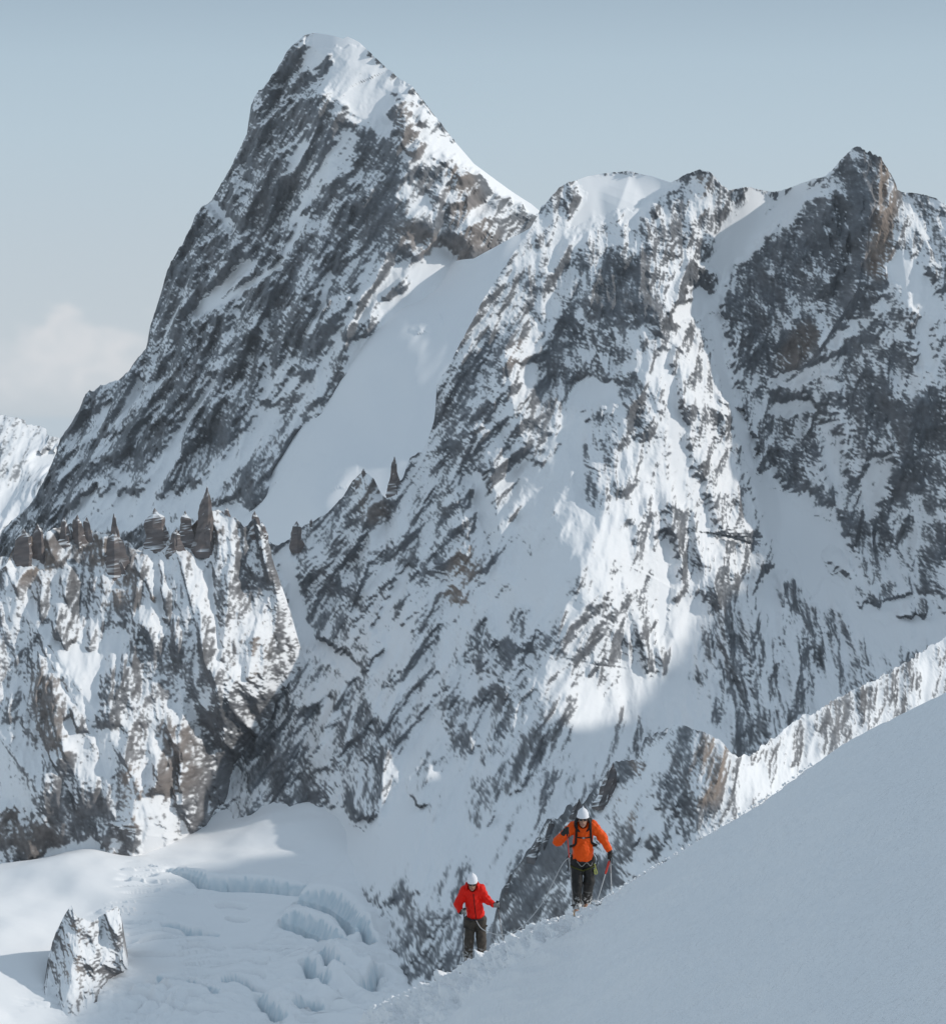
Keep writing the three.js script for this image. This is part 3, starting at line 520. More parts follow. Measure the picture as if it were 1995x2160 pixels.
tag(mesh('glacier', glacier(), rockMat), 'crevassed white glacier on the valley floor at the bottom left', 'glacier', null, 'structure');

// the snow and ice outcrop standing in the glacier
const outcrop = face({
  seed: 5.5, k0: 0.52, flow: [20], cell: 1.6, gully: 0, soft: 4, bare: [0.08, 0.93], jag: 0.8, brown0: 0.25, amp: 1.0,
  base: [[76, 2230, 2030], [92, 2150, 2065], [264, 2050, 2150], [280, 2120, 2160], [200, 2190, 2080], [92, 2000, 2110], [155, 1903, 2130], [257, 1905, 2150], [200, 2120, 2070], [180, 2030, 2095], [60, 2150, 2080], [290, 2000, 2130]],
  crest: [[76, 2150], [90, 2110], [98, 2070], [104, 2020], [114, 1985], [126, 1955], [140, 1925], [151, 1908], [156, 1901], [163, 1918], [172, 1930], [184, 1938], [200, 1940], [216, 1930], [236, 1914], [248, 1907], [256, 1912], [260, 1935], [265, 1975], [272, 2030], [280, 2100]],
  foot: [[76, 2260], [130, 2240], [200, 2190], [250, 2150], [280, 2130]],
  ribs: [{ p: [[157, 1903, 14], [163, 1960, 30], [158, 2040, 36], [140, 2110, 20], [110, 2180, 4]], l: 0.9, r: 0.55 }, { p: [[246, 1912, 8], [240, 1970, 18], [215, 2040, 14]], l: 0.5, r: 0.9 }, { p: [[120, 1970, 0], [112, 2050, 14], [104, 2140, 8]], l: 0.8, r: 0.6 }],
  rough: [[200, 1950, 230, 2000, 34, 0.4], [110, 2020, 105, 2120, 16, 0.5], [250, 1930, 240, 1990, 14, 0.45]],
  brown: [[158, 1960, 150, 2090, 16, 0.9]],
});
tag(mesh('rock_outcrop', outcrop.whole, rockMat), 'small snow plastered rock outcrop standing alone in the glacier at bottom left', 'rock', null, 'structure');

// ---------------------------------------------------------------- the snow slope in front
const crestLine = [[640, 2290, 62], [760, 2170, 59.5], [812, 2118, 58.2], [870, 2092, 57], [934, 2066, 55.6], [1000, 2032, 54.2], [1060, 1994, 52.6], [1120, 1958, 51], [1180, 1940, 49.3], [1250, 1915, 47.6], [1310, 1876, 46.7], [1400, 1820, 45.7], [1500, 1758, 44.8], [1610, 1692, 44], [1700, 1626, 43.4], [1800, 1558, 42.9], [1900, 1508, 42.4], [1995, 1460, 42], [2200, 1340, 41.2], [2600, 1120, 40]].map((a) => at(...a));
const crestCurve = new THREE.CatmullRomCurve3(crestLine, false, 'centripetal');
const faceDown = new THREE.Vector3(-1.95, -1.9, 12).normalize();
const faceUp = new THREE.Vector3(-0.64, 0.76, 0.02).normalize();
const backDown = new THREE.Vector3(0.62, -0.72, -0.3).normalize();
const slopePoint = (s, t) => {
  const c = crestCurve.getPoint(s);
  const n = Math.max(0, t), b = Math.max(0, -t);
  const p = c.clone().addScaledVector(faceDown, n).addScaledVector(backDown, b);
  return p;
};
function slope() {
  // columns close together where the photograph looks, far apart beyond; t runs from the back of the crest down the face
  const along = [];
  for (let i = 0; i < 40; i++) along.push(0.075 * i / 40);
  for (let i = 0; i < 940; i++) along.push(0.075 + 0.715 * i / 940);
  for (let i = 0; i <= 50; i++) along.push(0.79 + 0.21 * i / 50);
  for (let i = 1; i <= 24; i++) along.push(1 + 1.1 * i / 24);
  const ns = along.length, nt = 290, nb = 28, rows = nt + nb, pos = new Float32Array(ns * rows * 3), uv = new Float32Array(ns * rows * 2), p = new THREE.Vector3(), len = crestCurve.getLength();
  const end = crestCurve.getPointAt(1), run = crestCurve.getTangentAt(1);
  const C = along.map((a) => a <= 1 ? crestCurve.getPointAt(a) : end.clone().addScaledVector(run, (a - 1) * len));
  for (let j = 0; j < rows; j++) for (let i = 0; i < ns; i++) {
    const t = j < nb ? -7 * Math.pow((nb - j) / nb, 2.2) : 17 * Math.pow((j - nb) / (nt - 1), 1.35);
    const c = C[i], s = along[i] * len;
    p.copy(c).addScaledVector(t > 0 ? faceDown : backDown, Math.abs(t));
    // trodden trail along the crest: deep prints and broken lumps on the lower left, fading to the right
    const wide = lerp(4.6, 0.18, sstep(0, 1, (c.x + 2.6) / 6.0));
    const trod = (1 - sstep(wide * 0.6, wide, Math.abs(t) + wide * 0.3 * n2(s / 0.9, t / 1.2))) * sstep(0.1, 0.9, wide);
    let h = 0.12 * fbm(s / 3.1, t / 2.6, 2) * sstep(0.2, 2, Math.abs(t));
    h += 0.010 * n2((s - t * 0.3) / 0.34, (t + s * 0.2) / 0.9) + 0.007 * n2((s - t * 0.3) / 0.12, t / 0.34);
    const crust = sstep(-0.15, 0.25, fbm(s / 5 + 3, t / 4, 2) + (t - 8) * 0.07 + (s / len - 0.62) * 1.2);       // coarse old crust low on the right
    h += crust * (0.022 * n2(s / 0.34 + 9, t / 0.42) + 0.016 * n2(s / 0.13, t / 0.16) + 0.03 * n2(s / 0.9, t / 0.5)) + 0.035 * ridge((s + t * 0.4) / 2.6, t / 0.9) * sstep(0.4, 2, Math.abs(t));
    const broken = 0.42 * fbm(s / 0.95 + 2, t / 0.85, 5) + 0.09 * ridge(s / 0.6 + 3 + t / 2, t / 0.5) + 0.03 * ridge(s / 0.17, t / 0.2);
    let pit = 0;
    for (let q = 0; q < 2; q++) {                       // boot prints in two lines down the trail
      const step = s / 0.52 + q * 0.5, cell = Math.floor(step), f = step - cell - 0.5, mid = wide * (0.28 + 0.34 * q) + 0.25 * n2(cell * 1.7, q * 9 + 1.3);
      pit += Math.exp(-((f / 0.24) ** 2) - (((t - mid) / 0.34) ** 2)) * (t > 0 ? 1 : 0);
    }
    h += trod * (0.3 + 0.7 * sstep(0.0, 0.6, t)) * (broken - 0.13 * pit * (0.5 + n2(s / 0.7, t / 0.5 + 7)));
    h += 0.028 * Math.exp(-((t / 0.10) ** 2)) * (0.5 + 1.6 * n2(s / 0.23, 3.3) + 1.0 * n2(s / 0.09, 8.8)) * (0.4 + trod);
    p.addScaledVector(faceUp, h);
    const o = j * ns + i; pos[3 * o] = p.x; pos[3 * o + 1] = p.y; pos[3 * o + 2] = p.z; uv[2 * o] = s; uv[2 * o + 1] = t;
  }
  const g = gridGeometry(pos, ns, rows, true);
  g.setAttribute('uv', new THREE.BufferAttribute(uv, 2));
  return g;
}
// wind packed snow: fine grain with short streaks, 2 m to a tile
const loop2 = (x, y, w, h) => {                          // gradient noise that repeats every w by h cells
  const xi = Math.floor(x), yi = Math.floor(y), fx = x - xi, fy = y - yi, m = (a, n) => ((a % n) + n) % n, g = (i, j) => PERM[PERM[m(xi + i, w) & 255] + (m(yi + j, h) & 255)];
  const u = fx * fx * (3 - 2 * fx), v = fy * fy * (3 - 2 * fy), dot = (i, j) => { const k = g(i, j); return GX[k] * (fx - i) + GY[k] * (fy - j); };
  return lerp(lerp(dot(0, 0), dot(1, 0), u), lerp(dot(0, 1), dot(1, 1), u), v);
};
const grain = (() => {
  const n = 1024, data = new Uint8Array(n * n * 4);
  for (let j = 0; j < n; j++) for (let i = 0; i < n; i++) {
    const x = i / n, y = j / n, sx = x + y;                // streaks lie aslant
    const v = 0.5 + 0.34 * loop2(sx * 34, y * 13, 34, 13) + 0.34 * loop2(sx * 83, y * 37, 83, 37) + 0.22 * loop2(x * 160, y * 140, 160, 140) + 0.2 * loop2(x * 9, y * 7, 9, 7);
    const o = 4 * (j * n + i); data[o] = data[o + 1] = data[o + 2] = clamp(v) * 255; data[o + 3] = 255;
  }
  const t = new THREE.DataTexture(data, n, n); t.wrapS = t.wrapT = THREE.RepeatWrapping; t.magFilter = THREE.LinearFilter; t.repeat.set(0.24, 0.24); t.needsUpdate = true;
  return t;
})();
const slopeMat = new THREE.MeshStandardMaterial({ color: new THREE.Color(0.86, 0.868, 0.882), roughness: 0.88, bumpMap: grain, bumpScale: 0.042 });
const snowSlope = tag(mesh('snow_slope', slope(), slopeMat), 'steep shaded snow slope in the foreground with a trodden crest under the climbers', 'snow slope', null, 'structure');

// ---------------------------------------------------------------- rock pinnacles standing on the crests
// Each is a bundle of split, flat sided blades of different height.
function pinnacle(F_, parent, px, py, tx, ty, wb, wt, seed, warm = 0.65) {
  const b = F_.find(px, py, 3 * F_.M), M = F_.M, k = -b.z / F, top = at(tx, ty, -b.z), r = rng(Math.round(seed * 97)), tri = [], all = [];
  const blade = (x, z, y1, w0, w1, lx) => {
    const sides = 8, rings = Math.max(8, Math.min(22, Math.round((y1 - b.y) / (3.2 * k)))), y0 = b.y - 16 * k, off = Array.from({ length: sides }, (_, i) => [i / sides * Math.PI * 2 + (r() - 0.5) * 0.5, 0.7 + r() * 0.6]), cut = (r() - 0.5) * 0.9, P = [];
    let slip = 0;
    for (let j = 0; j <= rings; j++) {
      const v = j / rings, e = clamp((lerp(y0, y1, v) - b.y) / (y1 - b.y)), tip = 1 - 0.75 * sstep(0.8, 1, e); slip = clamp(slip + (r() - 0.5) * 0.07, -0.12, 0.12);
      P.push(off.map(([a, q], i) => { const w = lerp(w0, w1, Math.pow(e, 0.55)) * tip * q * (1 + slip + 0.42 * n2(i * 1.7 + seed * 3, e * 2.6 + z * 0.1) + (r() - 0.5) * 0.10), c = Math.cos(a), s = Math.sin(a); return [x + lx * e + c * w, lerp(y0, y1, v) + cut * c * w * sstep(0.5, 1, e) + (r() - 0.5) * 0.8 * k, z + s * w * 0.85]; }));
    }
    for (let j = 0; j < rings; j++) for (let i = 0; i < sides; i++) { const n = (i + 1) % sides; tri.push(P[j][i], P[j + 1][i], P[j][n], P[j][n], P[j + 1][i], P[j + 1][n]); }
    const T = P[rings], c = T.reduce((s, p) => s.map((q, i) => q + p[i] / sides), [0, 0, 0]); c[1] += w1 * 0.5;
    for (let i = 0; i < sides; i++) tri.push(T[i], c, T[(i + 1) % sides]);
  };
  const h = top.y - b.y, lean = top.x - b.x;
  blade(b.x, b.z, top.y, wb * k * 1.5, wt * k * 1.3, lean);
  for (let i = 0; i < 5; i++) { const e = (r() - 0.5) * 1.5; blade(b.x + e * wb * k * 0.75, b.z + (r() - 0.3) * wb * k * 0.7, b.y + h * (0.25 + 0.55 * r()) * (1 - 0.5 * Math.abs(e)), wb * k * (0.4 + 0.3 * r()), Math.max(wt * 0.6, wb * 0.2) * k * (0.5 + r() * 0.6), lean * 0.6 - e * wb * k * 0.2); }
  const g = new THREE.BufferGeometry(); g.setAttribute('position', new THREE.Float32BufferAttribute(tri.flat(), 3)); g.computeVertexNormals();
  const N = g.attributes.normal.array, col = [];
  for (let o = 0; o < tri.length; o++) {
    const [x, y, z] = tri[o], u = x / M, v = y / M, t = 0.95 + 0.8 * n2(u / 5 + seed, v / 8 + z / M / 7), w = clamp(warm + 0.5 * n2(u / 14 - 4, v / 16));
    const sn = sstep(0.44, 0.62, N[3 * o + 1] + 0.62 * n2(u / 3.4, v / 3.4 + z / M / 5));
    col.push(lerp(lerp(0.11, 0.19, w) * t, SNOW[0], sn), lerp(lerp(0.115, 0.15, w) * t, SNOW[1], sn), lerp(lerp(0.125, 0.135, w) * t, SNOW[2], sn));
  }
  g.setAttribute('color', new THREE.Float32BufferAttribute(col, 3));
  mesh('rock_pinnacle', g, rockMat, parent);
}
[[46, 1200, 50, 1120, 15, 10, 1.2], [82, 1195, 79, 1110, 14, 10, 2.7], [137, 1150, 136, 1092, 15, 3, 4.1], [166, 1155, 164, 1090, 17, 8, 5.9], [187, 1150, 184, 1093, 12, 4, 7.7], [243, 1140, 240, 1084, 8, 2, 8.3], [247, 1215, 243, 1122, 28, 8, 9.1], [329, 1155, 326, 1080, 23, 14, 10.4],
  [396, 1140, 391, 1083, 17, 10, 11.8], [431, 1160, 437, 1029, 21, 5, 12.9], [480, 1100, 479, 1072, 7, 3, 14.2], [538, 1125, 537, 1080, 12, 4, 15.5], [554, 1135, 553, 1104, 10, 5, 16.6], [368, 1165, 372, 1118, 16, 6, 17.1]].forEach((a) => pinnacle(crag, cragRidge, ...a));
[[832, 1040, 832, 965, 15, 4, 21.3], [624, 1150, 626, 1102, 9, 6, 22.5], [657, 1118, 657, 1095, 4, 2, 23.1], [768, 1025, 767, 990, 11, 4, 24.8]].forEach((a) => pinnacle(mid, middleMountain, ...a));
[[1280, 1690, 1293, 1612, 18, 4, 31.1, 0.4], [1214, 1740, 1222, 1686, 15, 4, 32.7, 0.3], [1133, 1805, 1138, 1766, 12, 3, 33.3, 0.2], [1158, 1775, 1162, 1728, 12, 3, 34.9, 0.2], [1075, 1870, 1081, 1838, 10, 3, 35.2, 0.2]].forEach((a) => pinnacle(near, nearRidge, ...a));

// broken snow clods along the trodden crest
{
  const r = rng(41), parts = [], len = crestCurve.getLength();
  const lump = (sz) => {
    const g = new THREE.IcosahedronGeometry(1, 1), p = g.attributes.position, s = r() * 50, sx = 0.7 + r() * 0.7, sy = 0.5 + r() * 0.5;
    for (let i = 0; i < p.count; i++) { const x = p.getX(i), y = p.getY(i), z = p.getZ(i), q = 1 + 0.5 * n2(x * 1.4 + s, y * 1.4 + z) + 0.25 * n2(x * 3 - s, z * 3 + y * 2); p.setXYZ(i, x * q * sx * sz, y * q * sy * sz, z * q * sz); }
    return mergeVertices(g.deleteAttribute('uv').deleteAttribute('normal'));
  };
  for (let i = 0; i < 620; i++) {
    const a = i < 400 ? 0.09 + 0.44 * r() : 0.5 + 0.26 * r(), c = crestCurve.getPointAt(a), far_ = a > 0.5;
    const g = lump(far_ ? 0.010 + 0.02 * r() * r() : 0.014 + 0.055 * r() * r());
    g.rotateY(r() * 6); g.rotateX(r());
    const t = far_ ? (r() - 0.5) * 0.1 : r() < 0.6 ? (r() - 0.6) * 0.2 : (r() - 0.3) * 2.6;
    c.addScaledVector(t > 0 ? faceDown : backDown, Math.abs(t)).addScaledVector(faceUp, Math.abs(t) < 0.14 ? 0.045 : 0.01);
    g.translate(c.x, c.y, c.z); parts.push(g);
  }
  const g = mergeGeometries(parts); g.computeVertexNormals();
  tag(mesh('snow_clod', g, snowMat, snowSlope), null, null, null, 'stuff');
}

// ---------------------------------------------------------------- people: solids given by distance, turned into one smooth skin
const V = (x, y, z) => new THREE.Vector3(x, y, z);
const smin = (a, b, k) => { const h = Math.max(k - Math.abs(a - b), 0) / k; return Math.min(a, b) - h * h * k * 0.25; };
// a tapered limb from a to b; flat squeezes it front to back
const limb = (a, ra, b, rb, flat = 1) => {
  const dx = b.x - a.x, dy = b.y - a.y, dz = (b.z - a.z) * flat, inv = 1 / (dx * dx + dy * dy + dz * dz + 1e-9);
  return (x, y, z) => { const ex = x - a.x, ey = y - a.y, ez = (z - a.z) * flat, t = clamp((ex * dx + ey * dy + ez * dz) * inv), qx = ex - t * dx, qy = ey - t * dy, qz = ez - t * dz; return Math.sqrt(qx * qx + qy * qy + qz * qz) - lerp(ra, rb, t); };
};
const ball = (c, rx, ry, rz) => (x, y, z) => { const ax = (x - c.x) / rx, ay = (y - c.y) / ry, az = (z - c.z) / rz, l = Math.sqrt(ax * ax + ay * ay + az * az); return (l - 1) * Math.min(rx, ry, rz); };
const join = (list, k) => (x, y, z) => { let d = list[0](x, y, z); for (let i = 1; i < list.length; i++) d = smin(d, list[i](x, y, z), k); return d; };
function skin(f, lo, hi, cell) {                          // surface nets
  const nx = Math.ceil((hi.x - lo.x) / cell) + 1, ny = Math.ceil((hi.y - lo.y) / cell) + 1, nz = Math.ceil((hi.z - lo.z) / cell) + 1, D = new Float32Array(nx * ny * nz), at3 = (i, j, k) => (k * ny + j) * nx + i;
  for (let k = 0; k < nz; k++) for (let j = 0; j < ny; j++) for (let i = 0; i < nx; i++) D[at3(i, j, k)] = f(lo.x + i * cell, lo.y + j * cell, lo.z + k * cell);
  const id = new Int32Array(nx * ny * nz).fill(-1), pos = [], idx = [];
  for (let k = 0; k + 1 < nz; k++) for (let j = 0; j + 1 < ny; j++) for (let i = 0; i + 1 < nx; i++) {
    let n = 0, sx = 0, sy = 0, sz = 0;
    for (let e = 0; e < 12; e++) {
      const ax = e >> 2, b = e & 1, c = (e >> 1) & 1, o = ax === 0 ? [0, b, c] : ax === 1 ? [b, 0, c] : [b, c, 0], q = [...o]; q[ax] = 1;
      const d0 = D[at3(i + o[0], j + o[1], k + o[2])], d1 = D[at3(i + q[0], j + q[1], k + q[2])];
      if ((d0 < 0) !== (d1 < 0)) { const t = d0 / (d0 - d1); n++; sx += o[0] + (ax === 0 ? t : 0); sy += o[1] + (ax === 1 ? t : 0); sz += o[2] + (ax === 2 ? t : 0); }
    }
    if (n) { id[at3(i, j, k)] = pos.length / 3; pos.push(lo.x + (i + sx / n) * cell, lo.y + (j + sy / n) * cell, lo.z + (k + sz / n) * cell); }
  }
  const quad = (a, b, c, d, flip) => { if (flip) idx.push(a, c, b, b, c, d); else idx.push(a, b, c, b, d, c); };
  for (let k = 1; k + 1 < nz; k++) for (let j = 1; j + 1 < ny; j++) for (let i = 1; i + 1 < nx; i++) {
    const s = D[at3(i, j, k)] < 0;
    if (s !== D[at3(i + 1, j, k)] < 0) quad(id[at3(i, j - 1, k - 1)], id[at3(i, j, k - 1)], id[at3(i, j - 1, k)], id[at3(i, j, k)], !s);
    if (s !== D[at3(i, j + 1, k)] < 0) quad(id[at3(i - 1, j, k - 1)], id[at3(i, j, k - 1)], id[at3(i - 1, j, k)], id[at3(i, j, k)], s);
    if (s !== D[at3(i, j, k + 1)] < 0) quad(id[at3(i - 1, j - 1, k)], id[at3(i, j - 1, k)], id[at3(i - 1, j, k)], id[at3(i, j, k)], !s);
  }
  const g = new THREE.BufferGeometry(); g.setAttribute('position', new THREE.Float32BufferAttribute(pos, 3)); g.setIndex(idx); g.computeVertexNormals();
  return g;
}
const cloth = (r, g, b, rough = 0.85) => new THREE.MeshPhysicalMaterial({ color: new THREE.Color(r, g, b), roughness: rough, specularIntensity: 0.45 });
const painted = (g, f) => { const p = g.attributes.position, c = []; for (let i = 0; i < p.count; i++) c.push(...f(p.getX(i), p.getY(i), p.getZ(i))); g.setAttribute('color', new THREE.Float32BufferAttribute(c, 3)); return g; };
const tintMat = new THREE.MeshStandardMaterial({ vertexColors: true, roughness: 0.75 });
const tubeThrough = (pts, r, n = 24, m = 6) => new THREE.TubeGeometry(new THREE.CatmullRomCurve3(pts), n, r, m);

// a gloved or bare hand closed round a shaft: wrist, grip centre, shaft direction (thumb end)
function fist(wrist, grip, axis, fat) {
  const A = axis.clone().normalize(), u = wrist.clone().sub(grip); u.addScaledVector(A, -u.dot(A)).normalize();
  const w = A.clone().cross(u), P = (o, R, deg) => grip.clone().addScaledVector(A, o).addScaledVector(u, R * Math.cos(deg * Math.PI / 180)).addScaledVector(w, R * Math.sin(deg * Math.PI / 180)), list = [];
  const long = [0.9, 1, 0.97, 0.8];
  for (let i = 0; i < 4; i++) {
    const o = (1.5 - i) * 0.0225, R = 0.031, r = 0.0095 * fat;
    list.push(limb(wrist, 0.024 * fat, P(o, 0.040, 15), 0.0145 * fat));
    list.push(limb(P(o, 0.040, 15), r * 1.25, P(o, R, 90 * long[i]), r * 1.1), limb(P(o, R, 90 * long[i]), r * 1.1, P(o, R, 165 * long[i]), r), limb(P(o, R, 165 * long[i]), r, P(o, R * 0.95, 235 * long[i]), r * 0.85));
  }
  const base = wrist.clone().lerp(P(0.02, 0.04, -30), 0.5);
  list.push(limb(base, 0.017 * fat, P(0.040, 0.036, -50), 0.013 * fat), limb(P(0.040, 0.036, -50), 0.0125 * fat, P(0.052, 0.030, -120), 0.0105 * fat), limb(P(0.052, 0.030, -120), 0.0105 * fat, P(0.050, 0.029, -165), 0.009 * fat));
  return join(list, 0.007);
}
const around = (...pts) => { const b = new THREE.Box3().setFromPoints(pts); return [b.min, b.max]; };

function climber(S) {
  const mpp = S.d / F, root = thing('person', S.label, 'person', at(...S.origin, S.d).toArray());
  const J = {}; for (const [n, [px, py, z]] of Object.entries(S.joints)) J[n] = V((px - S.origin[0]) * mpp, (S.origin[1] - py) * mpp, z);
  const mid2 = (a, b, t = 0.5) => a.clone().lerp(b, t), H = J.head, sides = ['L', 'R'];
  const pelvis = mid2(J.hipL, J.hipR), chest = mid2(J.shL, J.shR).add(V(0, -0.13, -0.01)), neck = mid2(J.shL, J.shR).add(V(0, 0.035, -0.01));
  const tilt = S.nod ?? 0.3, headTurn = new THREE.Matrix4().makeRotationX(tilt).setPosition(H), onHead = (x, y, z) => V(x, y, z).applyMatrix4(headTurn);
  const inv = headTurn.clone().invert().elements, inHead = (f) => (x, y, z) => f(inv[0] * x + inv[4] * y + inv[8] * z + inv[12], inv[1] * x + inv[5] * y + inv[9] * z + inv[13], inv[2] * x + inv[6] * y + inv[10] * z + inv[14]);
  // body: one skin from crown to toe
  const bones = [limb(neck, 0.062, H.clone().add(V(0, -0.06, -0.01)), 0.058), limb(chest, 0.13, pelvis.clone().add(V(0, 0.05, 0)), 0.115, 1.35), limb(J.shL.clone().add(V(0.05, -0.02, 0)), 0.06, J.shR.clone().add(V(-0.05, -0.02, 0)), 0.06), limb(J.hipL, 0.085, J.hipR, 0.085)];
  for (const s of sides) bones.push(limb(J['sh' + s], 0.055, J['el' + s], 0.042), limb(J['el' + s], 0.042, J['wr' + s], 0.030), limb(J['hip' + s], 0.082, J['kn' + s], 0.055), limb(J['kn' + s], 0.055, J['an' + s], 0.040), limb(J['an' + s], 0.038, J['toe' + s], 0.03));
  const face = inHead(join([ball(V(0, 0.03, -0.012), 0.078, 0.102, 0.098), ball(V(0, -0.035, 0.022), 0.058, 0.075, 0.068), limb(V(0, 0.005, 0.088), 0.010, V(0, -0.028, 0.104), 0.015), ball(V(0, -0.095, 0.062), 0.028, 0.022, 0.024), ball(V(0.078, -0.005, -0.01), 0.012, 0.032, 0.02), ball(V(-0.078, -0.005, -0.01), 0.012, 0.032, 0.02), limb(V(-0.02, -0.062, 0.082), 0.008, V(0.02, -0.062, 0.082), 0.008)], 0.018));
  const all = join(bones, 0.05), flesh = (x, y, z) => Math.min(smin(all(x, y, z), face(x, y, z), 0.02), S.hand.L.bare(x, y, z), S.hand.R.bare(x, y, z));
  for (const s of sides) { const h = S.hand[s]; h.g = h.grip(J); h.bare = fist(J['wr' + s], h.g, h.axis, 0.8); h.glove = fist(J['wr' + s], h.g, h.axis, 1.22); }
  const pts = Object.values(J), box = (m) => { const [a, b] = around(...pts); return [a.addScalar(-m), b.addScalar(m)]; };
  const [blo, bhi] = box(0.2);
  const torsoSkin = skin((x, y, z) => y > H.y - 0.16 ? 1 : smin(all(x, y, z), 1, 0.001), blo, bhi, 0.02);
  const headSkin = skin((x, y, z) => smin(face(x, y, z), bones[0](x, y, z), 0.02), H.clone().addScalar(-0.19), H.clone().addScalar(0.17), 0.006);
  const skinTone = S.skin;
  const hands = sides.map((s) => skin(S.hand[s].bare, S.hand[s].g.clone().addScalar(-0.14), S.hand[s].g.clone().addScalar(0.14), 0.006));
  const body = mergeGeometries([torsoSkin, headSkin, ...hands]);
  painted(body, (x, y, z) => {
    const lx = inv[0] * x + inv[4] * y + inv[8] * z + inv[12], ly = inv[1] * x + inv[5] * y + inv[9] * z + inv[13], lz = inv[2] * x + inv[6] * y + inv[10] * z + inv[14];
    if (Math.abs(lx) < 0.026 && Math.abs(ly + 0.062) < 0.008 && lz > 0.06) return [0.30, 0.11, 0.09];
    if (lz > 0.05 && Math.abs(Math.abs(lx) - 0.032) < 0.014 && Math.abs(ly - 0.018) < 0.008) return [0.06, 0.05, 0.05];
    return skinTone;
  });
  mesh('body', body, tintMat, root);
  // hat: a knitted cap with a rolled edge and a little tip
  const hat = inHead((x, y, z) => {
    const cap = ball(V(0, 0.06, -0.012), 0.097, 0.138, 0.115)(x, y, z), hem = 0.045 - y - 0.30 * -z * 0.3;
    let d = Math.max(cap, hem) ; d = Math.min(d, Math.max(ball(V(0, 0.05, -0.012), 0.102, 0.135, 0.12)(x, y, z), Math.abs(y - 0.052) - 0.012));
    return smin(d, limb(V(0, 0.185, -0.01), 0.016, V(0.006, 0.232, -0.012), 0.007)(x, y, z), 0.02) + 0.0015 * Math.sin(x * 260) * (y < 0.16 ? 1 : 0);
  });
  mesh('hat', skin(hat, H.clone().add(V(-0.16, -0.06, -0.17)), H.clone().add(V(0.16, 0.29, 0.2)), 0.006), cloth(0.80, 0.80, 0.83, 0.95), root);
  // sunglasses
  const glasses = [];
  for (const sx of [-1, 1]) { const l = new THREE.SphereGeometry(0.026, 12, 8); l.scale(1.15, 0.75, 0.35); l.translate(sx * 0.034, 0.018, 0.088); glasses.push(l.toNonIndexed()); glasses.push(tubeThrough([V(sx * 0.06, 0.02, 0.082), V(sx * 0.079, 0.018, 0.04), V(sx * 0.082, 0.012, -0.02)], 0.004, 8, 5).toNonIndexed()); }
  glasses.push(tubeThrough([V(-0.014, 0.022, 0.094), V(0, 0.026, 0.098), V(0.014, 0.022, 0.094)], 0.004, 6, 5).toNonIndexed());
  mesh('sunglasses', mergeGeometries(glasses).applyMatrix4(headTurn), new THREE.MeshStandardMaterial({ color: new THREE.Color(0.015, 0.014, 0.014), roughness: 0.15 }), root);
  // jacket
  const J2 = S.jacket, hemY = J2.hem * mpp, fold = (x, y, z) => 0.019 * n2((x + z * 0.6) / 0.08 + 3, (y - x * 0.6) / 0.09) + 0.012 * n2((x - z) / 0.04, (y + x * 0.7) / 0.045 + 8);
  const sleeves = []; for (const s of sides) sleeves.push(limb(J['sh' + s], 0.088, J['el' + s], 0.074), limb(J['el' + s], 0.074, J['wr' + s].clone().lerp(J['el' + s], 0.12), 0.056));
  const hemC = pelvis.clone().add(V(J2.dx ?? 0, 0, 0.01)); hemC.y = hemY + 0.11;
  const trunk = join([limb(chest, J2.chest, hemC, J2.waist, 1.12), limb(J.shL.clone().add(V(0.02, -0.03, 0)), 0.082, J.shR.clone().add(V(-0.02, -0.03, 0)), 0.082), limb(neck.clone().add(V(0, -0.04, 0.01)), 0.10, neck.clone().add(V(0, 0.02, 0.015)), 0.085), ...(J2.belly ? [ball(hemC.clone().add(V(0.01, 0.05, 0.07)), 0.15, 0.17, 0.12)] : [])], 0.07);
  const coat = join([trunk, ...sleeves], 0.045);
  const opening = limb(neck.clone().add(V(0, -0.06, 0.05)), 0.045, H.clone().add(V(0, -0.03, 0.03)), 0.09);
  const jacket = (x, y, z) => { let d = coat(x, y, z) + fold(x, y, z); d = Math.max(d, hemY + 0.02 * n2(x / 0.1, z / 0.1) + (J2.round ?? 0) * (x - hemC.x) * (x - hemC.x) - y); d = Math.max(d, -opening(x, y, z)); return d; };
  const arms = (x, y, z) => Math.min(...sleeves.map((f) => f(x, y, z)));
  const jk = (x, y, z) => { const c = Math.max(coat(x, y, z) + fold(x, y, z), -opening(x, y, z)); if (y > hemY + 0.08) return c; return Math.min(jacket(x, y, z), Math.max(arms(x, y, z) + fold(x, y, z), -0.5)); };
  const [jlo, jhi] = around(J.shL, J.shR, J.elL, J.elR, J.wrL, J.wrR, hemC, neck);
  mesh('jacket', skin(jk, jlo.addScalar(-0.2), jhi.addScalar(0.18), 0.011), cloth(...J2.color, 0.62), root);
  // hood lying open round the neck
  const hoodF = (x, y, z) => { const p = inHead((a, b, c) => { const shell = Math.abs(ball(V(0, S.hood.y, -0.035), S.hood.r, S.hood.h, S.hood.r)(a, b, c)) - 0.013; return Math.max(shell, b - S.hood.top - 0.25 * -c * 0.4, c - 0.01 - 0.35 * Math.abs(a)); })(x, y, z); return Math.max(p, -opening(x, y, z) * 0.5 - 0.02); };
  mesh('hood', skin(hoodF, H.clone().addScalar(-0.24), H.clone().addScalar(0.22), 0.009), cloth(...S.hood.color, 0.7), root);
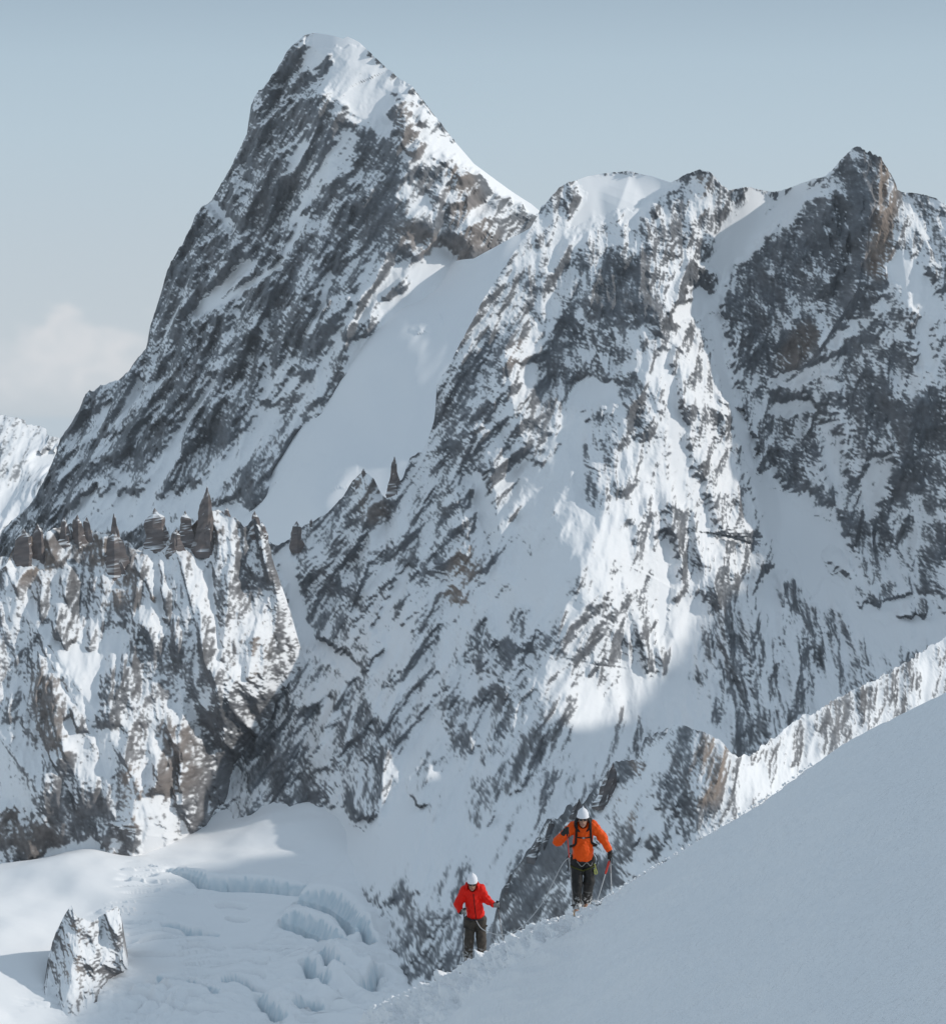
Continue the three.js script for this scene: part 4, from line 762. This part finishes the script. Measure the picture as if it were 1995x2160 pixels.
  if (J2.zip) { const p = []; for (let i = 0; i <= 10; i++) { const y = lerp(neck.y - 0.06, hemY + 0.03, i / 10), x = lerp(neck.x, hemC.x, i / 10) + 0.012; let z = 0.35; for (let n = 0; n < 60 && jk(x, y, z) > 0; n++) z -= Math.max(0.002, jk(x, y, z) * 0.6); p.push(V(x, y, z + 0.001)); } mesh('zipper', tubeThrough(p, 0.008, 30, 6), cloth(0.05, 0.012, 0.010), root); }
  // trousers
  const T = S.trousers, legs = [limb(J.hipL, 0.115, J.hipR, 0.115, 1.1)];
  for (const s of sides) legs.push(limb(J['hip' + s], 0.112, J['kn' + s], 0.086), limb(J['kn' + s], 0.086, J['an' + s].clone().add(V(0, 0.03, 0)), T.cuff));
  const pants = join(legs, 0.035), trous = (x, y, z) => Math.max(pants(x, y, z) + 0.8 * fold(x + 5, y * 0.7, z), y - hemY - 0.12);
  const [tlo, thi] = around(J.hipL, J.hipR, J.knL, J.knR, J.anL, J.anR);
  const low = Math.min(J.anL.y, J.anR.y);
  mesh('trousers', painted(skin(trous, tlo.addScalar(-0.16), thi.addScalar(0.17), 0.011), (x, y, z) => { const s = T.snow * sstep(low + 0.34, low + 0.02, y) * sstep(0.02, 0.3, fbm(x / 0.05 + 3, y / 0.06 + z * 12, 3) + 0.35 * sstep(low + 0.2, low, y) - 0.08); return [0, 1, 2].map((i) => lerp(T.color[i] * (1 + 0.3 * n2(x / 0.05, y / 0.07)), 0.75, s)); }), tintMat, root);
  for (const s of sides) {
    // boots with a thick sole and crampon points under it
    const an = J['an' + s], toe = J['toe' + s], dir = toe.clone().sub(an).setY(0).normalize(), heel = an.clone().addScaledVector(dir, -0.045).setY(toe.y);
    const boot = join([limb(an.clone().add(V(0, 0.05, 0)), 0.062, an.clone().setY(toe.y + 0.05), 0.058), limb(heel.clone().add(V(0, 0.012, 0)), 0.05, toe, 0.047)], 0.03), cutb = toe.y - 0.035;
    const [plo, phi] = around(an, toe, heel);
    const b = mesh('boot', painted(skin((x, y, z) => Math.max(boot(x, y, z), cutb - y), plo.addScalar(-0.1), phi.addScalar(0.14), 0.009), (x, y, z) => { const sn = T.snow * sstep(-0.05, 0.3, fbm(x / 0.04 + 1, y / 0.04 + z / 0.05, 3)) * (y > toe.y - 0.01 ? 1 : 0.2); const c = y < toe.y - 0.012 ? [0.02, 0.02, 0.02] : S.boot; return c.map((v) => lerp(v, 0.75, sn)); }), tintMat, root);
    const spikes = []; for (let i = 0; i < 5; i++) for (const e of [-1, 1]) { const c = new THREE.ConeGeometry(0.007, 0.035, 5); c.rotateX(Math.PI); const q = heel.clone().lerp(toe, i / 4).addScaledVector(V(-dir.z, 0, dir.x), e * 0.035); c.translate(q.x, cutb - 0.015, q.z); spikes.push(c); }
    tag(mesh('crampon', mergeGeometries(spikes), cloth(0.25, 0.25, 0.26, 0.4), b), null, null, null, 'stuff');
    // gloves
    const h = S.hand[s], cuff = limb(J['wr' + s].clone().lerp(J['el' + s], 0.28), 0.052, J['wr' + s], 0.044), gl = (x, y, z) => smin(h.glove(x, y, z), cuff(x, y, z), 0.015);
    const gm = skin(gl, h.g.clone().addScalar(-0.2), h.g.clone().addScalar(0.2), 0.006);
    mesh('glove', painted(gm, (x, y, z) => { const q = V(x, y, z).sub(h.g), along = q.dot(h.axis) / 0.0225, st = S.stripes && Math.abs(along - Math.round(along + 0.5) + 0.5) < 0.2 && Math.abs(along) < 2.2 && q.z > -0.005; return st ? [0.55, 0.53, 0.50] : S.glove; }), tintMat, root);
  }
  // sit harness: belt, leg loops, gear loops
  const ring = (c, rx, rz, tiltZ, r, y0 = 0) => { const p = []; for (let i = 0; i < 20; i++) { const a = i / 20 * Math.PI * 2; p.push(V(c.x + rx * Math.cos(a), c.y + y0 + tiltZ * Math.cos(a), c.z + rz * Math.sin(a))); } const g = new THREE.TubeGeometry(new THREE.CatmullRomCurve3(p, true), 40, r, 6, true); return g; };
  const beltY = pelvis.clone().setY(Math.min(hemY + 0.0, pelvis.y + 0.06));
  const hr = mesh('harness', mergeGeometries([ring(beltY, 0.185, 0.148, 0, 0.017)]), cloth(0.035, 0.034, 0.036), root);
  for (const [s, e] of [['L', -1], ['R', 1]]) mesh('leg_loop', ring(mid2(J['hip' + s], J['kn' + s], 0.38), 0.118, 0.112, e * 0.045, 0.012), cloth(...S.loop), hr);
  return { root, J, pelvis, chest, neck, hemC, jk, mpp };
}

// a trekking pole from its grip to its tip
function pole(label, top, tip, upper, lower, group) {
  const o = thing('trekking_pole', label, 'trekking pole', tip.toArray(), group), v = top.clone().sub(tip), len = v.length(), q = new THREE.Quaternion().setFromUnitVectors(V(0, 1, 0), v.clone().normalize());
  const put = (name, g, m) => { g.applyQuaternion(q); return mesh(name, g, m, o); };
  const tube = (y0, y1, r0, r1) => { const g = new THREE.CylinderGeometry(r1, r0, y1 - y0, 10); g.translate(0, (y0 + y1) / 2, 0); return g; };
  const grip = new THREE.LatheGeometry([[0, 0], [0.012, 0], [0.015, 0.03], [0.013, 0.07], [0.016, 0.11], [0.019, 0.135], [0.014, 0.15], [0, 0.152]].map((p) => new THREE.Vector2(...p)), 12); grip.translate(0, len - 0.15, 0);
  put('grip', grip, cloth(0.02, 0.02, 0.022));
  put('upper_shaft', tube(len * 0.60, len - 0.13, 0.0095, 0.0105), upper);
  put('lower_shaft', tube(0.05, len * 0.60, 0.007, 0.0085), lower);
  put('clamp', tube(len * 0.585, len * 0.625, 0.0135, 0.0135), cloth(0.25, 0.25, 0.25, 0.4));
  put('clamp', tube(len * 0.33, len * 0.36, 0.0115, 0.0115), cloth(0.3, 0.3, 0.3, 0.4));
  const bk = new THREE.LatheGeometry([[0.008, 0.012], [0.03, 0.002], [0.044, 0], [0.044, 0.005], [0.03, 0.008], [0.008, 0.022]].map((p) => new THREE.Vector2(...p)), 18); bk.translate(0, 0.06, 0);
  put('basket', bk, cloth(0.03, 0.03, 0.03));
  put('tip', new THREE.ConeGeometry(0.006, 0.055, 8).rotateX(Math.PI).translate(0, 0.0275, 0), cloth(0.3, 0.3, 0.3, 0.3));
  const st = tubeThrough([V(0, len - 0.02, 0.012), V(0.03, len - 0.1, 0.03), V(0.02, len - 0.19, 0.03), V(0, len - 0.12, 0.018), V(0, len - 0.02, 0.012)], 0.005, 24, 5);
  put('wrist_strap', st, cloth(0.02, 0.02, 0.02));
  return o;
}

// the climber in orange, in front
const DA = 48.2, DB = 54.2;
const pA = (px, py, dz = 0) => at(px, py, DA - dz), pB = (px, py, dz = 0) => at(px, py, DB - dz);
const gripAt = (wr, towards, r = 0.085) => wr.clone().addScaledVector(towards.clone().normalize(), r);
const orange = climber({
  label: 'person in an orange jacket, dark trousers and white cap leading up the snow crest', d: DA, origin: [1225, 1930],
  joints: { head: [1228.5, 1727, 0.12], shL: [1209.5, 1743, 0], shR: [1250, 1740, 0], elL: [1176, 1773, 0.10], wrL: [1186, 1754, 0.27], elR: [1270, 1767, 0.02], wrR: [1285, 1794, 0.10], hipL: [1217, 1811, 0], hipR: [1240, 1812, 0], knL: [1216, 1861, 0.10], knR: [1242, 1859, 0.02], anL: [1216, 1916, 0.02], anR: [1237, 1909, -0.16], toeL: [1214, 1926, 0.18], toeR: [1236, 1919, 0.0] },
  nod: 0.12, skin: [0.40, 0.22, 0.15],
  hand: { L: { axis: V(-0.06, 1, 0.05).normalize(), grip: (J) => gripAt(J.wrL, V(0.7, 0.55, 0.4), 0.09) }, R: { axis: V(0.03, 1, 0).normalize(), grip: (J) => gripAt(J.wrR, V(0.05, -0.85, 0.5), 0.09) } },
  jacket: { color: [0.78, 0.085, 0.003], hem: 1930 - 1816, chest: 0.165, waist: 0.165, belly: true, dx: -0.005, round: -1.2 },
  hood: { color: [0.012, 0.012, 0.014], y: -0.08, r: 0.135, h: 0.14, top: 0.045 },
  trousers: { color: [0.012, 0.011, 0.010], cuff: 0.082, snow: 0.75 }, boot: [0.42, 0.20, 0.04], glove: [0.016, 0.014, 0.013], stripes: false, loop: [0.06, 0.065, 0.015],
});
const red = climber({
  label: 'person in a red jacket, brown trousers and white cap following lower on the snow crest', d: DB, origin: [1000, 2036],
  joints: { head: [996, 1862, 0.11], shL: [980, 1877, 0], shR: [1013, 1874, 0], elL: [966, 1907, 0.02], wrL: [972, 1921, 0.17], elR: [1026, 1897, 0.02], wrR: [1041, 1907, 0.12], hipL: [992, 1943, 0], hipR: [1013, 1942, 0], knL: [989, 1983, 0.09], knR: [1015, 1982, 0.06], anL: [987, 2023, -0.04], anR: [1016, 2019, -0.02], toeL: [982, 2035, 0.12], toeR: [1009, 2029, 0.14] },
  nod: 0.34, skin: [0.34, 0.19, 0.13],
  hand: { L: { axis: V(0.03, 1, 0.05).normalize(), grip: (J) => gripAt(J.wrL, V(0.75, 0.25, 0.6), 0.085) }, R: { axis: V(-0.16, 1, 0).normalize(), grip: (J) => gripAt(J.wrR, V(0.8, 0.15, 0.5), 0.085) } },
  jacket: { color: [0.72, 0.012, 0.004], hem: 2036 - 1938, chest: 0.155, waist: 0.165, zip: true, dx: 0.0 },
  hood: { color: [0.62, 0.010, 0.004], y: -0.08, r: 0.13, h: 0.135, top: 0.0 },
  trousers: { color: [0.045, 0.035, 0.026], cuff: 0.088, snow: 0.6 }, boot: [0.06, 0.05, 0.045], glove: [0.016, 0.014, 0.013], stripes: true, loop: [0.05, 0.045, 0.04],
});
const world = (c, v) => v.clone().add(c.root.position);
const metal = (r, g, b) => new THREE.MeshStandardMaterial({ color: new THREE.Color(r, g, b), roughness: 0.4, metalness: 0.3 });
// poles: each passes through the hand that holds it
const through = (c, hand, tip, over) => { const g = world(c, hand.g), v = g.clone().sub(tip).normalize(); return [g.addScaledVector(v, over), tip]; };
const holdA = { L: gripAt(orange.J.wrL, V(0.7, 0.55, 0.4), 0.09), R: gripAt(orange.J.wrR, V(0.05, -0.85, 0.5), 0.09) }, holdB = { L: gripAt(red.J.wrL, V(0.75, 0.25, 0.6), 0.085), R: gripAt(red.J.wrR, V(0.8, 0.15, 0.5), 0.085) };
const redTube = new THREE.MeshStandardMaterial({ color: new THREE.Color(0.50, 0.03, 0.015), roughness: 0.4 }), paleTube = metal(0.55, 0.55, 0.55), darkTube = metal(0.05, 0.05, 0.055), greyTube = metal(0.22, 0.22, 0.23);
pole('red and grey trekking pole raised in the left hand side glove of the orange jacket', ...through(orange, { g: holdA.L }, pA(1209, 1918, 0.28), 0.07), redTube, greyTube);
pole('pale thin trekking pole standing straight below the lowered glove of the orange jacket', ...through(orange, { g: holdA.R }, pA(1290.5, 1903, 0.35), 0.06), metal(0.4, 0.38, 0.38), paleTube);
pole('black trekking pole planted at the left of the red jacket, below the crest', ...through(red, { g: holdB.L }, pB(973, 2060, 0.55), 0.07), darkTube, darkTube);
pole('black and silver trekking pole slanting down at the right of the red jacket', ...through(red, { g: holdB.R }, pB(1063.5, 2003, 0.6), 0.08), darkTube, greyTube);
// ice axe carried head up in the same lowered hand
{
  const top = world(orange, holdA.R).add(V(-0.01, -0.05, 0.03)), end = pA(1259, 1902, 0.35), v = top.clone().sub(end), len = v.length(), q = new THREE.Quaternion().setFromUnitVectors(V(0, 1, 0), v.clone().normalize());
  const o = thing('ice_axe', 'ice axe with a red handle slanting from the lowered glove of the orange jacket', 'ice axe', end.toArray());
  const put = (n, g, m) => { g.applyQuaternion(q); mesh(n, g, m, o); };
  put('handle', new THREE.LatheGeometry([[0, 0], [0.014, 0.01], [0.019, 0.05], [0.017, 0.12], [0.021, 0.19], [0.015, 0.23], [0, 0.235]].map((p) => new THREE.Vector2(...p)), 10).translate(0, len - 0.25, 0), redTube);
  put('shaft', new THREE.CylinderGeometry(0.008, 0.008, len - 0.25, 8).translate(0, (len - 0.25) / 2, 0), paleTube);
  const head = new THREE.Shape([[-0.10, -0.03], [-0.06, 0.012], [0.0, 0.02], [0.05, 0.012], [0.06, -0.016], [0.0, -0.012], [-0.05, -0.012]].map((p) => new THREE.Vector2(...p)));
  put('axe_head', new THREE.ExtrudeGeometry(head, { depth: 0.012, bevelEnabled: true, bevelSize: 0.003, bevelThickness: 0.003, bevelSegments: 1 }), paleTube);
}
// backpack on the orange jacket
{
  const { J, chest, hemC, jk, root } = orange, o = thing('backpack', 'dark backpack with shoulder and chest straps worn over the orange jacket', 'backpack', root.position.toArray());
  const c = chest.clone().add(V(0.0, -0.02, -0.235)), bag = join([limb(c.clone().add(V(0, 0.15, 0)), 0.13, c.clone().add(V(0.01, -0.26, 0)), 0.15, 1.15)], 0.02);
  mesh('bag', skin((x, y, z) => bag(x, y, z) + 0.008 * n2(x / 0.08, y / 0.08), c.clone().add(V(-0.25, -0.5, -0.25)), c.clone().add(V(0.25, 0.35, 0.2)), 0.014), cloth(0.022, 0.02, 0.02), o);
  const onCoat = (x, y) => { let z = 0.4; for (let n = 0; n < 120 && jk(x, y, z) > 0.006; n++) z -= Math.max(0.002, jk(x, y, z) * 0.5); return V(x, y, z); };
  const strapMat = cloth(0.028, 0.022, 0.02);
  for (const [s, e] of [['L', -1], ['R', 1]]) {
    const sh = J['sh' + s], x0 = sh.x - e * 0.035, p = [c.clone().add(V(e * 0.1, 0.16, 0.06)), V(x0, sh.y + 0.092, -0.02)];
    for (let i = 0; i <= 5; i++) p.push(onCoat(x0 + e * 0.02 * (i / 5) * (i / 5) - e * 0.01, sh.y + 0.03 - i * 0.062));
    p.push(V(x0 + e * 0.09, sh.y - 0.33, 0.03), c.clone().add(V(e * 0.13, -0.2, 0.1)));
    mesh('shoulder_strap', tubeThrough(p, 0.021, 50, 7), strapMat, o);
  }
  const y = J.shL.y - 0.165, p = []; for (let i = 0; i <= 8; i++) p.push(onCoat(lerp(J.shL.x + 0.045, J.shR.x - 0.045, i / 8), y - 0.008 * Math.sin(i / 8 * Math.PI)));
  mesh('chest_strap', tubeThrough(p, 0.011, 30, 6), strapMat, o);
  mesh('buckle', new THREE.BoxGeometry(0.04, 0.026, 0.012).translate(p[4].x, p[4].y, p[4].z + 0.012), cloth(0.3, 0.29, 0.28, 0.5), o);
  for (const e of [-1, 1]) { const h = V(hemC.x + e * 0.2, hemC.y + 0.02, 0.0); mesh('loose_strap', tubeThrough([h, h.clone().add(V(e * 0.05, -0.08, 0.02)), h.clone().add(V(e * 0.035, -0.2, 0.03)), h.clone().add(V(e * 0.045, -0.29, 0.02))], 0.008, 20, 5), strapMat, o); }
}
// the rope between the two, and the gear that hangs from the harness
{
  const p = [world(red, red.pelvis.clone().add(V(0.02, 0.03, 0.17))), ...[[1013, 1956, .95], [1032, 1967, .85], [1058, 1972, .72], [1082, 1966, .6], [1107, 1949, .46], [1131, 1922, .33], [1149, 1896, .22], [1167, 1860, .12], [1190, 1818, .03]].map(([x, y, t]) => at(x, y, lerp(DA, DB, t) - 0.1 - 2.6 * t * (1 - t))), world(orange, V(-0.17, (1930 - 1805) * orange.mpp, 0.05))];
  const curve = new THREE.CatmullRomCurve3(p, false, 'centripetal'), g = new THREE.TubeGeometry(curve, 260, 0.0075, 7);
  tag(mesh('climbing_rope', g, cloth(0.50, 0.50, 0.50, 0.9)), 'pale climbing rope hanging in a curve between the two climbers', 'rope');
  const sling = (pts, r, m, label, group) => tag(mesh('gear_sling', tubeThrough(pts.map((v) => world(orange, v)), r, 30, 6), m), label, 'sling', group);
  const q = orange.pelvis;
  sling([V(q.x - 0.10, q.y - 0.02, 0.15), V(q.x - 0.02, q.y - 0.10, 0.17), V(q.x + 0.06, q.y - 0.04, 0.16), V(q.x + 0.13, q.y - 0.10, 0.12), V(q.x + 0.16, q.y - 0.01, 0.08)], 0.007, cloth(0.25, 0.25, 0.24), 'thin grey sling looped across the front of the dark trousers below the orange jacket');
  const cq = V(q.x + 0.19, q.y - 0.12, 0.06);
  tag(mesh('carabiner', new THREE.TorusGeometry(0.035, 0.006, 6, 20).scale(0.6, 1, 1).translate(cq.x, cq.y, cq.z).translate(...orange.root.position.toArray()), metal(0.6, 0.6, 0.6)), 'silver carabiner hanging at the right hip below the orange jacket', 'carabiner');
  sling([V(q.x + 0.19, q.y - 0.07, 0.06), V(q.x + 0.215, q.y - 0.16, 0.06), V(q.x + 0.235, q.y - 0.23, 0.05), V(q.x + 0.205, q.y - 0.24, 0.06), V(q.x + 0.19, q.y - 0.16, 0.07)], 0.014, cloth(0.34, 0.36, 0.12), 'bundled yellow green sling hanging from the right hip below the orange jacket');
}

renderer.render(scene, camera);
